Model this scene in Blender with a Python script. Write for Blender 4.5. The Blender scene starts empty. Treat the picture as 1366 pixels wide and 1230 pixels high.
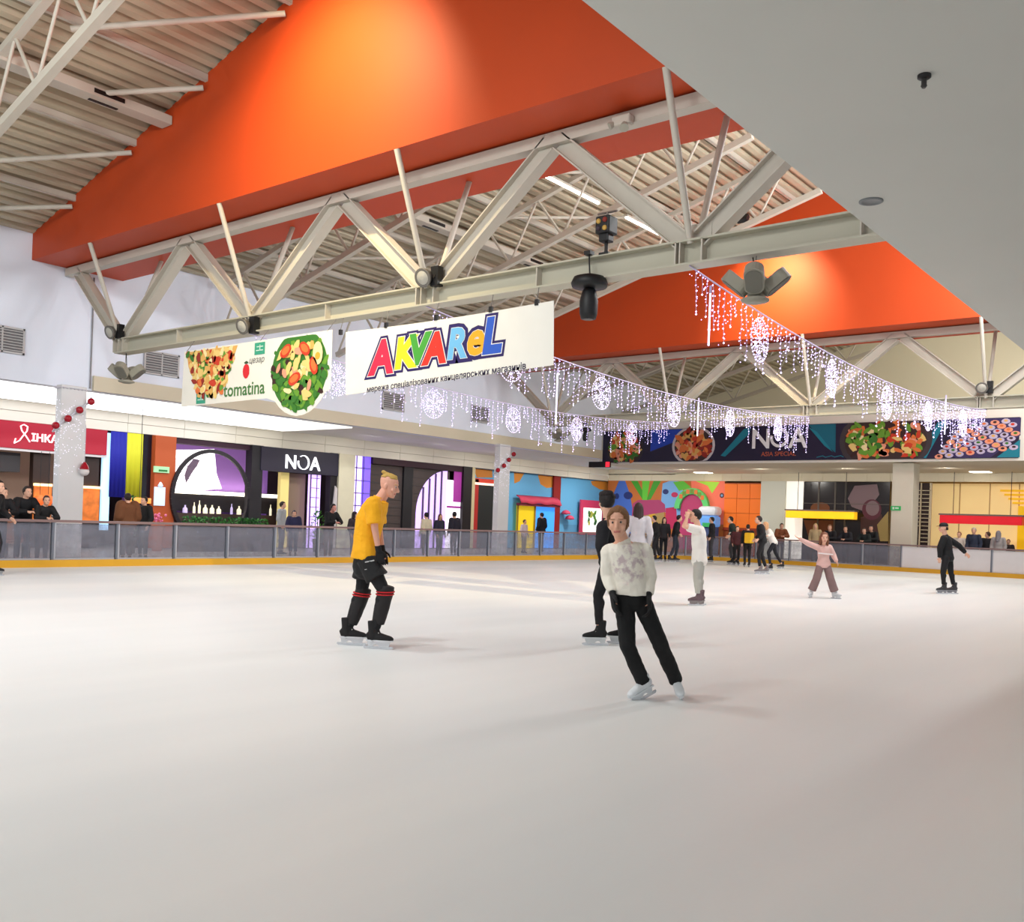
import bpy, bmesh, math, random
from mathutils import Vector, Matrix, noise
V = Vector
scene = bpy.context.scene
COL = scene.collection
random.seed(7)
# ------------------------------------------------------------------ camera geometry (building axes: X along the left wall, Y across the hall)
FPX, HC = 1270.0, 1.45
ROLL = math.atan(.0372)
PPX, PPY = 683.0, 669 + .0372 * 683
YAW = math.atan2(1017.7, 1270)
CR = V((math.sin(YAW), -math.cos(YAW), 0))      # camera right on the ground
CF = V((math.cos(YAW), math.sin(YAW), 0))       # camera forward on the ground
UP = V((0, 0, 1))
CAM = V((0, 0, HC))

def ray(x, y):
    dx, dy = x - PPX, y - PPY
    c, s = math.cos(ROLL), math.sin(ROLL)
    return CR * (dx * c + dy * s) + CF * FPX - UP * (-dx * s + dy * c)
def on_x(x, y, X):
    d = ray(x, y); return CAM + d * (X / d.x)
def on_y(x, y, Y):
    d = ray(x, y); return CAM + d * (Y / d.y)
def on_z(x, y, Z=0.0):
    d = ray(x, y); return CAM + d * ((Z - HC) / d.z)
def at_d(x, y, d):
    return CAM + ray(x, y) * (d / FPX)

cam_d = bpy.data.cameras.new('camera'); cam = bpy.data.objects.new('camera', cam_d); COL.objects.link(cam)
c, s = math.cos(ROLL), math.sin(ROLL)
r_, u_ = CR * c + UP * s, -CR * s + UP * c
cam.matrix_world = Matrix(((r_.x, u_.x, -CF.x, 0), (r_.y, u_.y, -CF.y, 0), (r_.z, u_.z, -CF.z, HC), (0, 0, 0, 1)))
cam_d.sensor_fit = 'HORIZONTAL'; cam_d.sensor_width = 36
cam_d.lens = FPX / 1366 * 36
cam_d.shift_y = (PPY - 615) / 1366
cam_d.clip_start = .05; cam_d.clip_end = 300
scene.camera = cam

# ------------------------------------------------------------------ materials
def lin(c):
    return tuple(((v / 255) / 12.92 if v / 255 <= .04045 else ((v / 255 + .055) / 1.055) ** 2.4) for v in c)
MATS = {}
def mat(name, rgb, rough=.6, metal=0.0, emit=0.0, ergb=None, var=0.0, vscale=3.0, bump=0.0, bscale=20.0, spec=.4, alpha=None, trans=None):
    if name in MATS: return MATS[name]
    m = bpy.data.materials.new(name); m.use_nodes = True
    nt = m.node_tree; b = nt.nodes['Principled BSDF']
    col = lin(rgb)
    b.inputs['Base Color'].default_value = (*col, 1)
    b.inputs['Roughness'].default_value = rough
    b.inputs['Metallic'].default_value = metal
    b.inputs['Specular IOR Level'].default_value = spec
    m.diffuse_color = (*col, 1)
    if emit:
        b.inputs['Emission Color'].default_value = (*lin(ergb or rgb), 1)
        b.inputs['Emission Strength'].default_value = emit
    if var or bump:
        tc = nt.nodes.new('ShaderNodeTexCoord')
    if var:
        n = nt.nodes.new('ShaderNodeTexNoise'); n.inputs['Scale'].default_value = vscale; n.inputs['Detail'].default_value = 5
        nt.links.new(tc.outputs['Object'], n.inputs['Vector'])
        r = nt.nodes.new('ShaderNodeValToRGB')
        r.color_ramp.elements[0].position = .3; r.color_ramp.elements[1].position = .7
        r.color_ramp.elements[0].color = (*[max(0, v * (1 - var)) for v in col], 1)
        r.color_ramp.elements[1].color = (*[min(1, v * (1 + var)) for v in col], 1)
        nt.links.new(n.outputs['Fac'], r.inputs['Fac']); nt.links.new(r.outputs['Color'], b.inputs['Base Color'])
    if bump:
        n2 = nt.nodes.new('ShaderNodeTexNoise'); n2.inputs['Scale'].default_value = bscale; n2.inputs['Detail'].default_value = 4
        nt.links.new(tc.outputs['Object'], n2.inputs['Vector'])
        bp = nt.nodes.new('ShaderNodeBump'); bp.inputs['Strength'].default_value = bump; bp.inputs['Distance'].default_value = .02
        nt.links.new(n2.outputs['Fac'], bp.inputs['Height']); nt.links.new(bp.outputs['Normal'], b.inputs['Normal'])
    if trans is not None:      # see-through scratched sheet: share of light that passes
        tr = nt.nodes.new('ShaderNodeBsdfTransparent'); tr.inputs['Color'].default_value = (.93, .94, .97, 1)
        mx = nt.nodes.new('ShaderNodeMixShader'); out = nt.nodes['Material Output']
        tc = nt.nodes.new('ShaderNodeTexCoord')
        n = nt.nodes.new('ShaderNodeTexNoise'); n.inputs['Scale'].default_value = 3.2; n.inputs['Detail'].default_value = 7; n.inputs['Roughness'].default_value = .7
        nt.links.new(tc.outputs['Object'], n.inputs['Vector'])
        r = nt.nodes.new('ShaderNodeMapRange'); r.inputs['From Min'].default_value = .3; r.inputs['From Max'].default_value = .7
        r.inputs['To Min'].default_value = 1 - trans - .16; r.inputs['To Max'].default_value = 1 - trans + .16
        nt.links.new(n.outputs['Fac'], r.inputs['Value']); nt.links.new(r.outputs['Result'], mx.inputs['Fac'])
        nt.links.new(tr.outputs[0], mx.inputs[1]); nt.links.new(b.outputs[0], mx.inputs[2]); nt.links.new(mx.outputs[0], out.inputs['Surface'])
    MATS[name] = m
    return m
def flat(rgb, rough=.6):
    return mat('paint_%02x%02x%02x' % tuple(int(v) for v in rgb), rgb, rough)
def glow(rgb, e):
    return mat('glow_%02x%02x%02x_%d' % (*[int(v) for v in rgb], int(e * 100)), rgb, .5, emit=e)

# ------------------------------------------------------------------ mesh builder (world coordinates; build() moves it into the parent's frame)
def frame(d):
    d = d.normalized(); a = UP if abs(d.z) < .95 else V((1, 0, 0))
    r = d.cross(a).normalized(); return r, d.cross(r).normalized() * -1
class MB:
    def __init__(s): s.v = []; s.f = []; s.m = []; s.sm = []
    def add(s, vs, fs, mi=0, smooth=False):
        o = len(s.v); s.v += [tuple(q) for q in vs]
        for f in fs: s.f.append([i + o for i in f]); s.m.append(mi); s.sm.append(smooth)
        return s
    def box(s, a, b, mi=0):
        x0, x1 = sorted((a[0], b[0])); y0, y1 = sorted((a[1], b[1])); z0, z1 = sorted((a[2], b[2]))
        vs = [(x0, y0, z0), (x1, y0, z0), (x1, y1, z0), (x0, y1, z0), (x0, y0, z1), (x1, y0, z1), (x1, y1, z1), (x0, y1, z1)]
        return s.add(vs, [(0, 3, 2, 1), (4, 5, 6, 7), (0, 1, 5, 4), (1, 2, 6, 5), (2, 3, 7, 6), (3, 0, 4, 7)], mi)
    def bbox(s, a, b, bev, mi=0):           # box with chamfered vertical and horizontal edges
        bm = bmesh.new(); bmesh.ops.create_cube(bm, size=1)
        a, b = V(a), V(b); cen = (a + b) / 2; d = b - a
        for v in bm.verts: v.co = V((v.co.x * d.x, v.co.y * d.y, v.co.z * d.z)) + cen
        bmesh.ops.bevel(bm, geom=bm.edges[:], offset=bev, segments=2, affect='EDGES', profile=.5)
        bmesh.ops.recalc_face_normals(bm, faces=bm.faces[:])
        bm.verts.index_update()
        s.add([v.co.copy() for v in bm.verts], [[v.index for v in f.verts] for f in bm.faces], mi); bm.free(); return s
    def obox(s, cen, ax, ay, az, mi=0):     # oriented box from half-axis vectors
        cen = V(cen); vs = []
        for k in (-1, 1):
            for i, j in ((-1, -1), (1, -1), (1, 1), (-1, 1)): vs.append(cen + ax * i + ay * j + az * k)
        return s.add(vs, [(0, 3, 2, 1), (4, 5, 6, 7), (0, 1, 5, 4), (1, 2, 6, 5), (2, 3, 7, 6), (3, 0, 4, 7)], mi)
    def bar(s, p, q, w, h, mi=0, side=None):
        p, q = V(p), V(q); d = (q - p)
        if side is None: r, u = frame(d)
        else: u = d.normalized().cross(side).normalized(); r = V(side).normalized()
        return s.obox((p + q) / 2, r * w / 2, u * h / 2, d / 2, mi)
    def hbeam(s, p, q, w, h, t=.025, mi=0, side=None):      # H section: flanges normal to u
        p, q = V(p), V(q); d = q - p
        if side is None: r, u = frame(d)
        else: r = V(side).normalized(); u = d.normalized().cross(r).normalized()
        m = (p + q) / 2
        s.obox(m, r * t / 2, u * (h / 2 - t), d / 2, mi)
        for k in (-1, 1): s.obox(m + u * k * (h / 2 - t / 2), r * w / 2, u * t / 2, d / 2, mi)
        return s
    def tube(s, p, q, r0, r1=None, n=10, mi=0, cap=True, smooth=True):
        p, q = V(p), V(q); r1 = r0 if r1 is None else r1; a, b = frame(q - p)
        vs = []
        for c_, r in ((p, r0), (q, r1)):
            for i in range(n):
                t = 2 * math.pi * i / n; vs.append(c_ + (a * math.cos(t) + b * math.sin(t)) * r)
        s.add(vs, [(i, (i + 1) % n, n + (i + 1) % n, n + i) for i in range(n)], mi, smooth)
        if cap: s.add(vs, [tuple(range(n - 1, -1, -1)), tuple(range(n, 2 * n))], mi)
        return s
    def path(s, pts, r, n=6, mi=0):
        for p, q in zip(pts, pts[1:]): s.tube(p, q, r, n=n, mi=mi)
        return s
    def lathe(s, base, axis, prof, n=16, mi=0):     # prof: (radius, distance along axis)
        base, axis = V(base), V(axis).normalized(); a, b = frame(axis); vs = []; k = len(prof)
        for r, h in prof:
            for i in range(n):
                t = 2 * math.pi * i / n; vs.append(base + axis * h + (a * math.cos(t) + b * math.sin(t)) * max(r, 1e-4))
        fs = [(j * n + i, j * n + (i + 1) % n, (j + 1) * n + (i + 1) % n, (j + 1) * n + i) for j in range(k - 1) for i in range(n)]
        s.add(vs, fs, mi, True); s.add(vs, [tuple(range(n - 1, -1, -1)), tuple(range((k - 1) * n, k * n))], mi); return s
    def ball(s, cen, r, n=10, m=7, mi=0):
        cen = V(cen); r = V(r) if hasattr(r, '__len__') else V((r, r, r)); vs = []
        for j in range(m + 1):
            ph = math.pi * j / m
            for i in range(n):
                t = 2 * math.pi * i / n
                vs.append(cen + V((r.x * math.sin(ph) * math.cos(t), r.y * math.sin(ph) * math.sin(t), r.z * math.cos(ph))))
        return s.add(vs, [(j * n + i, (j + 1) * n + i, (j + 1) * n + (i + 1) % n, j * n + (i + 1) % n) for j in range(m) for i in range(n)], mi, True)
    def octa(s, cen, r, mi=0):
        cen = V(cen); d = [V((r, 0, 0)), V((0, r, 0)), V((-r, 0, 0)), V((0, -r, 0)), V((0, 0, r)), V((0, 0, -r))]
        return s.add([cen + q for q in d], [(0, 1, 4), (1, 2, 4), (2, 3, 4), (3, 0, 4), (1, 0, 5), (2, 1, 5), (3, 2, 5), (0, 3, 5)], mi)
    def prism(s, pts, ext, mi=0):           # planar polygon (3-D points) pushed along ext
        n = len(pts); pts = [V(p) for p in pts]; ext = V(ext)
        vs = pts + [p + ext for p in pts]
        return s.add(vs, [tuple(range(n)), tuple(range(2 * n - 1, n - 1, -1))] + [(i, n + i, n + (i + 1) % n, (i + 1) % n) for i in range(n)], mi)
    def poly(s, pts, mi=0): return s.add(pts, [tuple(range(len(pts)))], mi)
    def build(s, name, mats, parent=None, origin=None):
        if not isinstance(mats, (list, tuple)): mats = [mats]
        off = V((0, 0, 0))
        o = parent
        while o: off += o.location; o = o.parent
        org = V(origin) if origin is not None else V((0, 0, 0))
        if parent is None and origin is None and s.v:
            xs = [q[0] for q in s.v]; ys = [q[1] for q in s.v]; zs = [q[2] for q in s.v]
            org = V(((min(xs) + max(xs)) / 2, (min(ys) + max(ys)) / 2, min(zs)))
        base = off + org if parent is None else off
        me = bpy.data.meshes.new(name)
        me.from_pydata([V(q) - base for q in s.v], [], s.f)
        for m_ in mats: me.materials.append(m_)
        me.polygons.foreach_set('material_index', s.m); me.polygons.foreach_set('use_smooth', s.sm)
        me.update()
        bm = bmesh.new(); bm.from_mesh(me); bmesh.ops.recalc_face_normals(bm, faces=bm.faces[:]); bm.to_mesh(me); bm.free()
        ob = bpy.data.objects.new(name, me); COL.objects.link(ob)
        if parent: ob.parent = parent
        else: ob.location = base
        return ob
def tag(o, label=None, cat=None, group=None, kind=None):
    if label: o['label'] = label
    if cat: o['category'] = cat
    if group: o['group'] = group
    if kind: o['kind'] = kind
    return o
def thing(name, loc, label, cat, group=None):
    o = bpy.data.objects.new(name, None); COL.objects.link(o); o.location = V(loc); o.empty_display_size = .2
    return tag(o, label, cat, group)
def struct(o): o['kind'] = 'structure'; return o
def copy_tree(o, parent=None):
    q = o.copy(); COL.objects.link(q)
    if parent: q.parent = parent
    for ch in [k for k in bpy.data.objects if k.parent == o]: copy_tree(ch, q)
    return q
def new_from(ob):
    bpy.context.view_layer.update()
    dg = bpy.context.evaluated_depsgraph_get()
    me = bpy.data.meshes.new_from_object(ob.evaluated_get(dg), depsgraph=dg)
    return me
def text_mb(mb, txt, org, ux, uz, size, mi=0, depth=.02, bold=0.0, align='CENTER', shear=0.0, push=None):
    """letters of height ~size laid in the plane (ux, uz) at org, raised by depth along the normal"""
    cu = bpy.data.curves.new('t', 'FONT'); cu.body = txt; cu.size = size; cu.align_x = align; cu.offset = bold; cu.shear = shear
    cu.extrude = depth / 2; cu.resolution_u = 3
    ob = bpy.data.objects.new('t', cu); COL.objects.link(ob)
    me = new_from(ob)
    ux, uz = V(ux).normalized(), V(uz).normalized(); nn = ux.cross(uz)
    vs = [V(org) + ux * v.co.x + uz * v.co.y + nn * (v.co.z + depth / 2 + (push or 0)) for v in me.vertices]
    mb.add(vs, [list(p.vertices) for p in me.polygons], mi)
    bpy.data.objects.remove(ob); bpy.data.curves.remove(cu); bpy.data.meshes.remove(me)
    return mb
# ================================================================== PEOPLE
class P:                                  # closed overlapping primitives that are fused into one skin
    def __init__(s): s.v = []; s.f = []
    def add(s, vs, fs):
        o = len(s.v); s.v += [tuple(q) for q in vs]; s.f += [[i + o for i in f] for f in fs]
    def loft(s, rings, cap=True):         # rings: lists of points, equal counts
        n = len(rings[0]); vs = [p for r in rings for p in r]; fs = []
        for j in range(len(rings) - 1):
            for i in range(n): fs.append((j * n + i, j * n + (i + 1) % n, (j + 1) * n + (i + 1) % n, (j + 1) * n + i))
        fs.append(tuple(range(n - 1, -1, -1))); fs.append(tuple(range((len(rings) - 1) * n, len(rings) * n))); s.add(vs, fs)
    def ering(s, c, a, b, n=14): return [c + a * math.cos(2 * math.pi * i / n) + b * math.sin(2 * math.pi * i / n) for i in range(n)]
    def cone(s, p, q, r0, r1, n=12, c0=True, c1=True):
        p, q = V(p), V(q); d = q - p
        if d.length < 1e-5: return
        a, b = frame(d); d.normalize(); rings = []
        if c0:
            for t in (80, 55, 28): t = math.radians(t); rings.append(s.ering(p - d * r0 * math.sin(t), a * r0 * math.cos(t), b * r0 * math.cos(t), n))
        rings.append(s.ering(p, a * r0, b * r0, n)); rings.append(s.ering(q, a * r1, b * r1, n))
        if c1:
            for t in (28, 55, 80): t = math.radians(t); rings.append(s.ering(q + d * r1 * math.sin(t), a * r1 * math.cos(t), b * r1 * math.cos(t), n))
        s.loft(rings)
    def ell(s, c, ax, ay, az, n=14, m=9):
        s.loft([s.ering(c - az * math.cos(math.pi * j / m), ax * math.sin(math.pi * j / m), ay * math.sin(math.pi * j / m), n) for j in [.12] + list(range(1, m)) + [m - .12]])
def fuse(p, vox, smooth=4, wrinkle=0.0, wfreq=9.0, seed=0):
    me = bpy.data.meshes.new('tmp'); me.from_pydata(p.v, [], p.f)
    bm = bmesh.new(); bm.from_mesh(me); bmesh.ops.recalc_face_normals(bm, faces=bm.faces[:]); bm.to_mesh(me); bm.free()
    ob = bpy.data.objects.new('tmp', me); COL.objects.link(ob)
    r = ob.modifiers.new('r', 'REMESH'); r.mode = 'VOXEL'; r.voxel_size = vox
    sm = ob.modifiers.new('s', 'SMOOTH'); sm.factor = .5; sm.iterations = smooth
    out = new_from(ob); bpy.data.objects.remove(ob); bpy.data.meshes.remove(me)
    if wrinkle:
        off = V((seed * 3.1, seed * 1.7, 0))
        cs = [v.co.copy() for v in out.vertices]; ns = [n.vector.copy() for n in out.vertex_normals]; flat_co = []
        for c_, n_ in zip(cs, ns): flat_co.extend(c_ + n_ * wrinkle * (noise.noise((c_ + off) * wfreq) + .5 * noise.noise((c_ + off) * wfreq * 2.3)))
        out.vertices.foreach_set('co', flat_co); out.update()
    out.polygons.foreach_set('use_smooth', [True] * len(out.polygons)); return out
SKIN = (226, 176, 150)
def child_mesh(me, name, mats, root, base):
    for m in (mats if isinstance(mats, list) else [mats]): me.materials.append(m)
    me.transform(Matrix.Translation(-base)); me.name = name
    o = bpy.data.objects.new(name, me); COL.objects.link(o)
    if root: o.parent = root
    else: o.location = base
    return o
HEADR = [(-.117, .016, .052, .016), (-.108, .034, .046, .034), (-.09, .05, .034, .054), (-.06, .061, .018, .075), (-.02, .068, .006, .088), (.02, .074, 0, .096), (.055, .0745, -.004, .097), (.085, .066, -.008, .086), (.105, .046, -.01, .062), (.116, .016, -.01, .022)]
BOOTS = {}
def boot(kind, colr, solec, vox):
    key = (kind, colr)
    if key in BOOTS: return BOOTS[key]
    p = P(); X, Y, Z = V((1, 0, 0)), V((0, 1, 0)), V((0, 0, 1)); lo = -.088 if kind != 'shoe' else -.085
    p.loft([p.ering(V((0, y, z)), X * w, V((0, dy, h)), 14) for y, z, w, dy, h in ((-.085, lo + .045, .018, -.01, .025), (-.07, lo + .05, .036, 0, .045), (-.01, lo + .05, .04, 0, .05), (.06, lo + .045, .044, 0, .044), (.12, lo + .036, .046, 0, .035), (.17, lo + .03, .04, 0, .028), (.198, lo + .026, .018, 0, .016))])
    top = {'shoe': .02, 'figure': .055}.get(kind, .12)
    p.cone(V((0, -.015, -.05)), V((0, -.022, top)), .047, .056 if kind != 'shoe' else .044, 14, True, False)
    p.cone(V((0, .03, -.03)), V((0, -.0, .05)), .036, .045)
    me = fuse(p, vox, 3); me.materials.append(colr_m(colr))
    mb = MB()
    if kind != 'shoe':
        # laces and blade with holder
        for k in range(4): mb.tube((-.03, .05 - k * .018, -.01 + k * .032), (.03, .045 - k * .018, .0 + k * .032), .006, n=6, mi=1)
        mb.prism([V((-.012 if False else -.036, y, lo)) for y in (-.08, .0, .17)][:1] + [V((-.036, .0, lo)), V((-.042, .12, lo)), V((-.02, .195, lo)), V((.02, .195, lo)), V((.042, .12, lo)), V((.036, .0, lo)), V((.03, -.085, lo)), V((-.03, -.085, lo))][0:8], (0, 0, .014), 2)
        mb.prism([V((-.008, y, z)) for y, z in ((-.075, lo), (.17, lo), (.15, -.143), (.06, -.143), (.03, -.118), (.0, -.118), (-.02, -.143), (-.065, -.143))], (.016, 0, 0), 2)
        mb.prism([V((-.0028, y, z)) for y, z in ((-.115, -.155), (-.1, -.168), (.17, -.168), (.195, -.158), (.2, -.145), (.18, -.138), (-.11, -.14))], (.0056, 0, 0), 0)
    BOOTS[key] = (me, mb); return BOOTS[key]
def colr_m(c, rough=.75, bump=0.0): return mat('cloth_%02x%02x%02x' % tuple(c), c, rough, bump=bump, bscale=60, var=.05, vscale=9) if True else None
def hand(p, w, d, nrm, s, side, curl=.5):
    """w wrist, d finger direction, nrm palm normal, side: unit vector to the thumb"""
    d, nrm = d.normalized(), nrm.normalized(); side = (side - d * side.dot(d)).normalized(); nrm = d.cross(side) * (1 if d.cross(side).dot(nrm) > 0 else -1)
    p.loft([p.ering(w + d * t * s, side * hw * s, nrm * hd * s, 12) for t, hw, hd in ((-.02, .026, .022), (.01, .03, .02), (.05, .04, .017), (.085, .041, .014), (.1, .036, .011))])
    for k, (o, L) in enumerate(((.031, .068), (.0105, .078), (-.0105, .073), (-.031, .056))):
        a = w + d * .09 * s + side * o * s; c = curl * (1 + .12 * k); d1 = (d * math.cos(c * .5) + nrm * math.sin(c * .5) + side * o * 1.2).normalized(); b = a + d1 * L * .45 * s
        d2 = (d * math.cos(c * 1.2) + nrm * math.sin(c * 1.2)).normalized(); e = b + d2 * L * .32 * s; d3 = (d * math.cos(c * 1.9) + nrm * math.sin(c * 1.9)).normalized()
        p.cone(a, b, .0095 * s, .0088 * s, 8); p.cone(b, e, .0088 * s, .008 * s, 8); p.cone(e, e + d3 * L * .27 * s, .008 * s, .0066 * s, 8)
    a = w + d * .025 * s + side * .026 * s; b = a + (d * .7 + side * .75 + nrm * .25) * .035 * s; p.cone(a, b, .014 * s, .0105 * s, 8); p.cone(b, b + (d * .95 + side * .3 + nrm * .2) * .034 * s, .0105 * s, .008 * s, 8)
NP = 0
def person(J, label, s=1.0, hf=None, hu=UP, vox=.012, skin=SKIN, hair=('short', (60, 44, 36)), top=((40, 40, 44), 'long', .016), bottom=((30, 30, 34), .012), skate=('skate', (30, 30, 32), (200, 200, 204)), toes=None, gloves=None, bend=0.0, extras=None, female=False, hs=None, group=None, toe_up=None, wrinkle=.005, hem=-.06, hands=None):
    global NP; NP += 1
    J = {k: V(v) for k, v in J.items()}; hs = hs or s
    hip, sh = (J['hipL'] + J['hipR']) / 2, (J['shL'] + J['shR']) / 2
    up = (J['neck'] - hip).normalized(); rh = (J['hipR'] - J['hipL']).normalized(); rs = (J['shR'] - J['shL']).normalized()
    fw_ = up.cross(rs).normalized(); fh = up.cross(rh).normalized()
    hf = V(hf).normalized() if hf is not None else fw_; hu = V(hu).normalized(); hf = (hf - hu * hf.dot(hu)).normalized(); hr = hf.cross(hu).normalized()
    base = (J['anL'] + J['anR']) / 2; base.z = 0.0
    H = J['head']; hp = lambda x, y, z: H + (hr * x + hf * y + hu * z) * hs
    p = P()
    p.loft([p.ering(hp(0, y, z), hr * w * hs * (1 - (.14 if female else .0) * min(max((-.01 - z) / .08, 0), 1)), hf * d * hs, 18) for z, w, y, d in HEADR])
    p.cone(hp(0, .09, .01), hp(0, .113, -.036), .009 * hs, .015 * hs, 8); p.ell(hp(0, .1, -.043), hr * .019 * hs, hf * .013 * hs, hu * .01 * hs, 10, 7)
    p.ell(hp(0, .083, .028), hr * .055 * hs, hf * .014 * hs, hu * .012 * hs); p.ell(hp(0, .084, -.072), hr * .026 * hs, hf * .012 * hs, hu * .011 * hs); p.ell(hp(0, .07, -.103), hr * .022 * hs, hf * .018 * hs, hu * .014 * hs)
    for e in (-1, 1):
        p.ell(hp(e * .075, -.012, -.012), hr * .011 * hs, hf * .02 * hs, hu * .032 * hs, 10, 7); p.ell(hp(e * .042, .066, -.035), hr * .024 * hs, hf * .02 * hs, hu * .024 * hs)
    p.cone(hp(0, -.018, -.06), J['neck'] - up * .05 * s, .056 * s, .062 * s, 14)
    fem = .9 if female else 1.0
    TR = [(-.17, .085, .08), (-.05, .155, .11), (.1, .15, .105), (.32, .13 * fem, .098), (.62, .152 * fem, .112), (.82, .165 * fem, .1), (.95, .11, .075), (1.03, .06, .058)]
    def torso(q, g, t0=-1, t1=2, flare=0.0):
        rr = []
        for t, w, d in TR:
            if t < t0 or t > t1: continue
            tt = min(max(t, 0), 1); c = hip + (J['neck'] - hip) * t - fw_ * bend * math.sin(math.pi * tt); rv = rh.lerp(rs, tt); fv = fh.lerp(fw_, tt)
            fl = flare * max(0, .5 - t)
            rr.append(q.ering(c, rv * (w * s + g + fl), fv * (d * s + g + fl), 18))
        q.loft(rr)
    torso(p, -.012 * s)
    for e in 'LR':
        p.cone(J['sh' + e], J['el' + e], .045 * s, .036 * s); p.cone(J['el' + e], J['wr' + e], .036 * s, .026 * s)
        p.cone(J['neck'] - up * .03 * s, J['sh' + e], .045 * s, .042 * s)
        p.cone(J['hip' + e], J['kn' + e], .072 * s, .048 * s); p.cone(J['kn' + e], J['an' + e], .047 * s, .034 * s)
        p.cone(J['kn' + e].lerp(J['an' + e], .22) - fh * .012 * s, J['kn' + e].lerp(J['an' + e], .45), .045 * s, .036 * s)
        hd = J.get('hd' + e)
        ha = (J['wr' + e] - J['el' + e]).normalized() if hd is None else (hd - J['wr' + e]).normalized()
        sd = fw_ if abs(ha.dot(fw_)) < .85 else (rs if e == 'L' else -rs); nn = rs if e == 'L' else -rs
        if hands and e in hands: nn, sd = hands[e]
        q = P() if gloves else p
        hand(q, J['wr' + e], ha, nn, s * ((extras or {}).get('glove', 1.12) if gloves else 1), sd, .55)
        if gloves:
            hand(p, J['wr' + e], ha, nn, s * .72, sd, .55)
            q.cone(J['wr' + e] - ha * .05 * s, J['wr' + e] + ha * .01 * s, .034 * s, .032 * s, 12, False, True); J['_g' + e] = q
    me = fuse(p, vox * .75 if vox < .008 else vox, 2)
    ms = [mat('skin_%02x%02x%02x' % tuple(skin), skin, .5, spec=.3), mat('lip', (196, 116, 108), .45), mat('brow_%02x%02x%02x' % tuple(hair[1]), tuple(int(a * .45 + b * .55) for a, b in zip(hair[1], skin)), .8)]
    if vox < .0125:
        for pl in me.polygons:
            r = pl.center - H; x, y, z = r.dot(hr) / hs, r.dot(hf) / hs, r.dot(hu) / hs
            if y > .055:
                if abs(x) < .026 and -.079 < z < -.063: pl.material_index = 1
                elif .013 < abs(x) < .052 and .021 < z < .031: pl.material_index = 2
    root = child_mesh(me, 'person', ms, None, base); tag(root, label, 'person', group)
    for e in (-1, 1):
        mb = MB(); c = hp(e * .031, .0825, .002); mb.ball(c, .0112 * hs, 12, 8, 0)
        d = (hf + hr * e * .05).normalized(); mb.lathe(c + d * .0082 * hs, d, [(.0078 * hs, 0), (.007 * hs, .0026 * hs), (.001, .0035 * hs)], 10, 1)
        mb.build('eye', [flat((196, 172, 160)), flat((54, 40, 34))], root)
    # hair
    st, hc = hair[0], hair[1]; mh = mat('hair_%02x%02x%02x' % tuple(hc), hc, .65, bump=.5, bscale=90)
    q = P()
    if st != 'cap':
        n, m = 28, 18; vs, fs = [], []; keep = {}
        for j in range(m + 1):
            ph = math.pi * j / m
            for i in range(n):
                t = 2 * math.pi * i / n; x, y, z = .0815 * math.sin(ph) * math.cos(t), -.012 + .105 * math.sin(ph) * math.sin(t), .022 + .106 * math.cos(ph)
                front = y > .035
                if st == 'top': ok = z > .066 + .25 * max(0, y - .05) and abs(x) < .066
                elif st == 'short': ok = z > (.062 if front else (.0 if y > .0 else -.055)) or (y < -.05 and z > -.075)
                else: ok = z > (.066 if front and abs(x) < .05 else (.015 if y > .03 else -.08))
                k = 1 + .06 * noise.noise(V((x, y, z)) * 28 + V((NP, 0, 0)))
                if st == 'top': k *= .975
                keep[len(vs)] = ok; vs.append(hp(x * k, y * k, z * k))
        for j in range(m):
            for i in range(n):
                f = (j * n + i, (j + 1) * n + i, (j + 1) * n + (i + 1) % n, j * n + (i + 1) % n)
                if sum(keep[a] for a in f) >= 3: fs.append(f)
        me = bpy.data.meshes.new('hair'); me.from_pydata(vs, [], fs); bm = bmesh.new(); bm.from_mesh(me)
        bmesh.ops.delete(bm, geom=[v for v in bm.verts if not v.link_faces], context='VERTS'); bmesh.ops.remove_doubles(bm, verts=bm.verts[:], dist=1e-5); bmesh.ops.recalc_face_normals(bm, faces=bm.faces[:]); bm.to_mesh(me); bm.free()
        ob = bpy.data.objects.new('tmp', me); COL.objects.link(ob); md = ob.modifiers.new('s', 'SOLIDIFY'); md.thickness = .014 * hs; md.offset = .2; md2 = ob.modifiers.new('u', 'SUBSURF'); md2.levels = 1
        me2 = new_from(ob); bpy.data.objects.remove(ob); bpy.data.meshes.remove(me); me2.polygons.foreach_set('use_smooth', [True] * len(me2.polygons))
        child_mesh(me2, 'hair', mh, root, base)
        if st == 'long':
            for x, y, L in ((-.06, -.05, .26), (-.03, -.085, .3), (0, -.095, .31), (.03, -.085, .3), (.06, -.05, .26), (-.072, -.0, .2), (.072, -.0, .2)):
                q.cone(hp(x, y, .03), hp(x * 1.12, y * 1.05, -.09), .03 * hs, .03 * hs, 8); q.cone(hp(x * 1.12, y * 1.05, -.09), hp(x * 1.2, y - .05, -L), .032 * hs, .018 * hs, 8)
        elif st == 'tied':
            q.ell(hp(0, -.115, .03), hr * .035 * hs, hf * .03 * hs, hu * .035 * hs); q.cone(hp(0, -.125, .02), hp(0, -.125, -.14), .022 * hs, .012 * hs, 8)
            for e in (-1, 1): q.cone(hp(e * .07, .03, .045), hp(e * .074, -.01, -.03), .014 * hs, .012 * hs, 8); q.cone(hp(e * .035, .075, .082), hp(e * .066, .05, .05), .014 * hs, .014 * hs, 8)
        elif st == 'top':
            q.cone(hp(0, .05, .1), hp(0, -.06, .118), .022 * hs, .02 * hs, 10); q.ell(hp(0, -.085, .126), hr * .022 * hs, hf * .026 * hs, hu * .02 * hs)
        elif st == 'bushy':
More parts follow.
